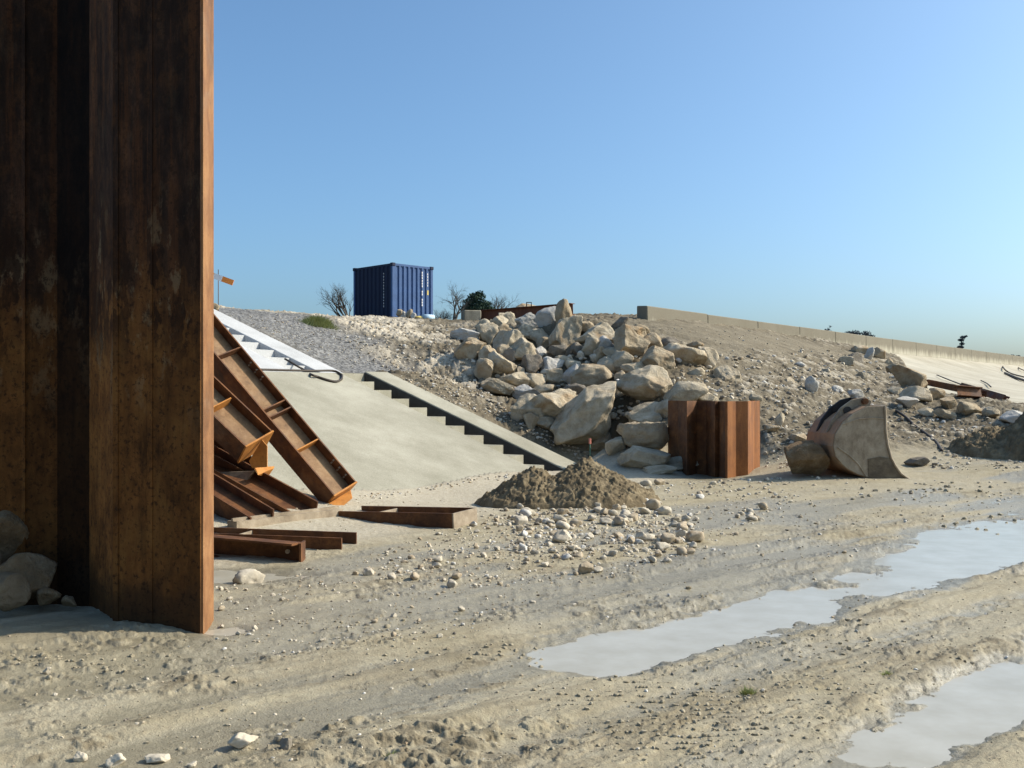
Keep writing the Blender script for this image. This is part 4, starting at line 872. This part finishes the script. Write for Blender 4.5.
for k, (px, w, h) in enumerate(((399.5, 6, 8), (404, 6, 8), (409.5, 6, 9), (413, 6, 6))):
    Y = 43.6; c = P(px, 316.5, Y); c.z = gz(c.x, c.y) + h * Y / F * .55 + .08; s_ = Y / F * 1.15
    rock('stone', c, (w * s_, w * s_, h * s_), 1800 + k, 'white_stone' if k % 2 else 'tan_stone', 0, 0, ['leftmost pale rock leaning on the container corner', 'second pale rock from the container corner', 'tallest pale rock before the blue container', 'squat pale rock right end of the row by the container'][k], 'stone', 'rocks by the container', sub=3)
def sack(px, w, h, Y, mt, nm, lb, cat):
    c = P(px, 318, Y); c.z = gz(c.x, c.y) + h * .42
    v, f = rock_verts(3, int(px), 3, .05); o_ = link(nm, npmesh(nm, v * np.array((w, h * 1.2, h)) / 2, f), None, MAT[mt]); o_.location = c; tag(o_, lb, cat)
sack(418, .45, .22, 43.7, 'yellow', 'yellow_sack', 'small yellow sack on the ground before the blue container', 'sack')
c = P(428, 318, 43.9); c.z = gz(c.x, c.y) + .13
mm = MB(); mm.tube([c - cr_ * .28, c + cr_ * .30], .13, 14); o_ = mm.build('plastic_roll', MAT['pale_blue'], None, True); tag(o_, 'pale blue plastic roll lying at the right corner of the container', 'roll')

# ------------------------------------------------------------------ girder, block and bits on the dike crest
gy_ = 37.5
gird = empty('rusty_girder', P(520, 318, gy_), 'long rusty steel girder lying on the crest behind the boulder heap', 'steel girder')
a, b = P(479, 316, 38.6), P(573, 309, 36.6)
mm = MB(); hbeam(mm, a, b, (0, -1, 0), .42, .34); mm.build('beam', rust_mat('red_rust', (.07, .028, .018), (.17, .065, .035), (.24, .11, .06)), gird)
mm = MB(); q = a + (b - a) * .545 + Vector((0, 0, .2)); mm.tube([q + Vector((-.09, 0, 0)), q + Vector((-.09, 0, .17)), q + Vector((.09, 0, .17)), q + Vector((.09, 0, 0))], .022, 6); mm.build('lifting_loop', MAT['dark_steel'], gird)
c = P(471, 316.5, 38.2)
blk = MB(); blk.box(c, (.32, .1, 0), (-.08, .3, 0), (0, 0, .22)); o_ = blk.build('concrete_block', MAT['old_concrete'], None, bevel=.03); tag(o_, 'square concrete block at the left end of the rusty girder', 'concrete block')

# barrier board on a thin rod, upper left
yb = 26.8
rod_b = P(218.3, 308, yb); rod_b.z = gz(rod_b.x, rod_b.y) - .05
sign = empty('barrier_board', rod_b, 'orange and white barrier board tilted on a thin rod at the stair top', 'barrier board')
mm = MB(); mm.tube([rod_b, P(218.3, 269.5, yb)], .011, 6); mm.build('rod', MAT['rust'], sign)
a, b = P(209, 274, yb), P(233.5, 283, yb); d_ = (b - a).normalized(); u_ = Vector((-d_.z, 0, d_.x))
L_ = (b - a).length
for k, (f0, f1, mt) in enumerate(((-.9, -.45, 'orange'), (-.45, 0, 'white'), (0, .2, 'orange'), (.2, .55, 'white'), (.55, 1, 'orange'))):
    mm = MB(); mm.box(a + d_ * L_ * (f0 + f1) / 2 + Vector((0, -.03, 0)), d_ * L_ * (f1 - f0) / 2, (0, .012, 0), u_ * .075); mm.build('stripe', MAT[mt], sign)
c = P(214.5, 306, 26.7); c.z = gz(c.x, c.y) + .12; rock('stone', c, (.26, .25, .28), 1901, 'tan_stone', 0, 0, 'tan stone holding the foot of the barrier rod', 'stone', None, sub=3)

# stake, hose, cables
st = empty('survey_stake', P(590, 462, 20.6), 'thin survey stake with a pink top before the biggest boulder', 'stake')
b_ = P(590.3, 462, 20.4); b_.z = gz(b_.x, b_.y) - .05
mm = MB(); mm.tube([b_, P(590, 444, 20.4)], .017, 6); mm.build('shaft', MAT['green_stake'], st)
mm = MB(); mm.tube([P(590, 444, 20.4), P(590, 438.5, 20.4)], .024, 8); mm.build('painted_top', MAT['pink'], st)
def curve_pts(pts, n_=6):
    pts = [Vector(q) for q in pts]; out = []
    for i in range(len(pts) - 1):
        p0, p1, p2, p3 = pts[max(i - 1, 0)], pts[i], pts[i + 1], pts[min(i + 2, len(pts) - 1)]
        for k in range(n_):
            t = k / n_; out.append(.5 * ((2 * p1) + (p2 - p0) * t + (2 * p0 - 5 * p1 + 4 * p2 - p3) * t * t + (3 * p1 - p0 - 3 * p2 + p3) * t ** 3))
    out.append(pts[-1]); return out
def onslab(px, py):
    # point of the smooth slab under this line of sight, a hose radius above it
    best = None
    for Y in np.arange(12, 30, .01):
        q = P(px, py, Y); s, l = to_sl(q.x, q.y)
        zc = K * s if s < 5 else (1.976 if s < 6.27 else 1.98 + K * (s - 6.27))
        if q.z < zc + .03: return Vector((q.x, q.y, zc + .03))
    return q
hp = [onslab(*q) for q in ((285, 359), (296, 365.5), (305, 370.5))] + [onslab(*q) for q in ((311, 374.5), (318, 377), (328, 380.3), (336, 381.6), (341, 379.5), (342, 377))] + [onslab(341, 374.5), SL(5.05, -1.9, 2.02), SL(5.1, -2.6, 2.01), SL(5.1, -4.2, 2.01)]
mm = MB(); mm.tube(curve_pts(hp), .026, 6); o_ = mm.build('hose', MAT['cable'], None, True); tag(o_, 'dark rubber hose looped over the top edge of the concrete slab', 'hose')
def rvt(px, py, lift=.08):
    for Y in np.arange(20, 130, .05):
        q = P(px, py, Y); r_ = Vector((q.x, q.y, 0)) - W0; a_ = r_.dot(WV); t_ = r_.dot(WD)
        if a_ < 0: continue
        zc = np.interp(a_, [k[0] for k in prof], [k[1] for k in prof])
        if q.z < zc + lift: return Vector((q.x, q.y, zc + lift))
    return q
def cable(pts, r_, lb, nm='cable', mt='cable', cat='cable', grp='cables on the apron'):
    mm = MB(); mm.tube(curve_pts(pts), r_, 6); o_ = mm.build(nm, MAT[mt], None, True); tag(o_, lb, cat, grp); return o_
cable([rvt(*q) for q in ((996, 356.5), (1001, 362), (1003, 367), (1009, 372.5), (1022, 376.5), (1034, 379))], .05, 'dark cable curving down the concrete apron from the wall top')
cable([rvt(*q) for q in ((1015, 362.5), (1019, 368), (1030, 372))], .04, 'short thin cable at the right edge of the photo on the apron')
cable([rvt(*q) for q in ((1005, 373), (1014, 377), (1032, 383))], .085, 'thick black pipe end at the right edge of the apron', 'pipe', 'dark_steel', 'pipe')
cable([rvt(*q) for q in ((937, 375), (952, 381), (968, 387))], .03, 'thin dark bar lying above the rusty beams', 'steel_bar', 'dark_steel', 'bar')
cable([rvt(*q) for q in ((981, 380.5), (987, 383.5), (991, 387))], .03, 'short dark scrap bar on the yellowish apron', 'steel_bar', 'dark_steel', 'bar')
gb = empty('scrap_beams', rvt(960, 392), 'rusty red scrap beams lying at the foot of the concrete apron', 'steel beams')
for (a, b, dep, wd) in ((rvt(926, 382, .25), rvt(984, 394, .25), .16, .2), (rvt(957, 391, .3), rvt(981, 393, .3), .3, .2), (rvt(962, 386, .3), rvt(1006, 399, .2), .14, .2)):
    mm = MB(); hbeam(mm, a, b, (0, -1, .3), dep, wd); mm.build('beam', MAT['rust'], gb)
pts = []
for q in ((896, 411), (905, 418), (915, 426), (926, 434), (936, 441), (942, 452)):
    h_ = hit(*q); pts.append(Vector((h_.x, h_.y, gz(h_.x, h_.y) + .02)))
cable(pts, .035, 'dark half buried cable running down the rubble slope beside the bucket', grp=None)

# ------------------------------------------------------------------ trees and plants
def branches(mb, p, d, L, r, depth, rng, spread=.6, tips=None, up=.12):
    n_ = 4; pts = [p]; rs = [r]; dd = d
    for k in range(n_):
        dd = (dd + Vector((rng.uniform(-.22, .22), rng.uniform(-.22, .22), rng.uniform(-.1, .1) + up * .3))).normalized()
        pts.append(pts[-1] + dd * L / n_); rs.append(r * (1 - .55 * (k + 1) / n_))
    mb.tube(pts, rs, 5 if r > .02 else 4)
    if tips is not None and depth <= 1: tips += pts[2:]
    if depth == 0: return
    for k in range(rng.choice((3, 4, 4))):
        i = rng.choice((2, 3, 4)); a = rng.uniform(0, 6.28); o_ = dd.orthogonal().normalized(); o2 = dd.cross(o_)
        nd = (dd + (o_ * math.cos(a) + o2 * math.sin(a)) * spread * rng.uniform(.6, 1.4)).normalized()
        branches(mb, pts[i], nd, L * rng.uniform(.5, .75), rs[i] * .72, depth - 1, rng, spread, tips, up)
def bare_tree(px, py, Y, H, seed, label, lean=(0, 0), stems=3, spread=.6, depth=3, group='bare shrubs on the skyline'):
    b = P(px, py, Y); b.z = gz(b.x, b.y) - .1; rng = random.Random(seed)
    t = empty('bare_shrub', b, label, 'shrub', group); m1, m2 = MB(), MB()
    for k in range(stems):
        d_ = Vector((lean[0] + rng.uniform(-.35, .35), rng.uniform(-.3, .3), 1)).normalized(); pts = [b]; dd = d_
        for j in range(4):
            dd = (dd + Vector((rng.uniform(-.12, .12) + lean[0] * .1, 0, .05))).normalized(); pts.append(pts[-1] + dd * H * .12)
        r0 = .032 * H; m1.tube(pts, [r0 * (1 - .12 * j) for j in range(5)], 6)
        for j in (2, 3, 4, 4):
            a = rng.uniform(0, 6.28); nd = (dd + Vector((math.cos(a), math.sin(a), 0)) * spread * .8).normalized()
            branches(m2, pts[j], nd, H * rng.uniform(.26, .36), r0 * .5, depth, rng, spread, None)
    m1.build('trunk', MAT['bark'], t); m2.build('crown', MAT['bark'], t)
bare_tree(352, 320, 50, 2.25, 5, 'bare grey shrub leaning left behind the blue container', (-.55, 0), 4, .45)
bare_tree(452, 321, 52, 2.4, 8, 'open bare windblown shrub right of the container', (.35, 0), 2, .75)
bare_tree(441, 321, 53, 1.3, 18, 'low dark bare bush at the right corner of the container', (0, 0), 5, .8)
bare_tree(497, 318, 54, 2.2, 12, 'bare twiggy shrub standing behind the rusty girder', (.0, 0), 3, .65)
bare_tree(513, 317, 56, 2.0, 14, 'bare shrub with spreading twigs, nearest to the top boulders', (.3, 0), 3, .7)
def leafy(name, px, py, Y, clumps, nl_, ls, seed, mt, label, group=None, trunk_r=.07):
    b = P(px, py, Y); b.z -= .1; rng = np.random.default_rng(seed); t = empty(name, b, label, 'tree', group)
    m_ = MB(); top = max(c[2] for c in clumps); m_.tube([b, b + Vector((0, 0, top * .5)), b + Vector((clumps[0][0] * .6, 0, top * .9))], [trunk_r, trunk_r * .7, trunk_r * .3], 6)
    VV = []
    for cx, cy, cz, r in clumps:
        m_.tube([b + Vector((0, 0, cz * .45)), b + Vector((cx, cy, cz))], [trunk_r * .45, trunk_r * .15], 5)
        k = int(nl_ * r * r); pos = rng.normal(size=(k, 3)); pos /= np.linalg.norm(pos, axis=1)[:, None]; pos *= (rng.random((k, 1)) ** .45) * np.array((r, r, r * .55))
        pos += np.array((cx, cy, cz)); a = rng.normal(size=(k, 3)); a /= np.linalg.norm(a, axis=1)[:, None]; c_ = np.cross(a, rng.normal(size=(k, 3))); c_ /= np.linalg.norm(c_, axis=1)[:, None]
        sz = ls * rng.uniform(.6, 1.4, (k, 1)); VV.append(np.stack([pos - a * sz, pos + c_ * sz * .35, pos + a * sz, pos - c_ * sz * .35], 1))
    m_.build('trunk', MAT['bark'], t); VV = np.concatenate(VV) + np.array(b[:]); n_ = len(VV)
    link('crown', npmesh('crown', VV.reshape(-1, 3), np.arange(n_ * 4).reshape(-1, 4), False), t, MAT[mt])
leafy('pine_tree', 476, 317, 53, [(.05, 0, 1.15, .5), (-.25, .1, .85, .5), (.4, 0, .75, .45), (-.5, 0, .55, .4), (.15, -.1, .5, .55), (.75, 0, .5, .3), (.2, 0, 1.35, .25)], 2600, .075, 3, 'pine', 'small dark green pine among the bare shrubs', None)
leafy('flat_crowned_tree', 858, 339, 95, [(-.9, 0, .55, .6), (-.2, 0, .65, .5), (.7, 0, .55, .6), (1.3, 0, .3, .35), (-1.6, 0, .3, .3)], 700, .10, 6, 'far_green', 'flat crowned dark tree showing above the sea wall', 'distant trees behind the sea wall')
leafy('distant_bush', 828, 333, 95, [(0, 0, .4, .35), (.2, 0, .7, .2)], 240, .10, 7, 'far_green', 'faint thin bush left of the flat crowned tree above the wall', 'distant trees behind the sea wall')
leafy('windbent_tree', 961.5, 352, 92, [(-.1, 0, .55, .32), (.05, 0, .85, .24), (-.05, 0, 1.2, .28), (.12, 0, 1.45, .26), (.40, 0, 1.55, .15)], 5000, .055, 9, 'far_green', 'small dark upright tree bending right above the sea wall', 'distant trees behind the sea wall')
leafy('distant_bush', 990, 357, 110, [(0, 0, .4, .3), (.35, 0, .35, .22)], 900, .10, 15, 'far_green', 'tiny dark bush at the wall end near the cable', 'distant trees behind the sea wall')
leafy('distant_bush', 1012, 358, 125, [(-.8, 0, .3, .3), (0, 0, .35, .35), (.8, 0, .3, .3)], 700, .10, 16, 'far_green', 'low dark bushes at the far right end of the wall', 'distant trees behind the sea wall')
def tuft(px, py, w, h, n_, seed, label, name='grass_tuft'):
    p = hit(px, py) if py < 400 else Vector((*gpos(px, py), 0)); s_ = p.y / F; rng = np.random.default_rng(seed); V_, F_ = [], []
    for k in range(n_):
        x = rng.normal() * w * s_ * .24; y = rng.normal() * w * s_ * .12; bx_, by_ = p.x + x, p.y + y
        ht = h * s_ * rng.uniform(.4, 1.) * math.exp(-(x / (w * s_ * .5)) ** 2); dx, dy = rng.normal(size=2) * ht * .5; wd = max(.004, .05 * ht)
        i = len(V_); V_ += [(bx_ - wd, by_, 0), (bx_ + wd, by_, 0), (bx_ + dx, by_ + dy, ht)]; F_.append((i, i + 1, i + 2))
    V_ = np.array(V_); bz = surface(V_[0::3, 0], V_[0::3, 1]); V_[:, 2] += np.repeat(bz, 3) - .01
    o_ = link(name, npmesh(name, V_, np.array(F_), False), None, MAT['grass']); tag(o_, label, 'grass tuft')
tuft(319, 325.5, 36, 11, 1400, 1, 'yellowish green grass tuft on the gravel crest left of the container')
tuft(748, 692, 20, 10, 160, 2, 'small green weed on the mud ridge between the puddles', 'weed')
tuft(392, 754, 24, 7, 110, 3, 'sparse green weed at the bottom of the photo', 'weed')
tuft(886, 676, 12, 7, 60, 4, 'tiny green weed beside the lower right puddle', 'weed')
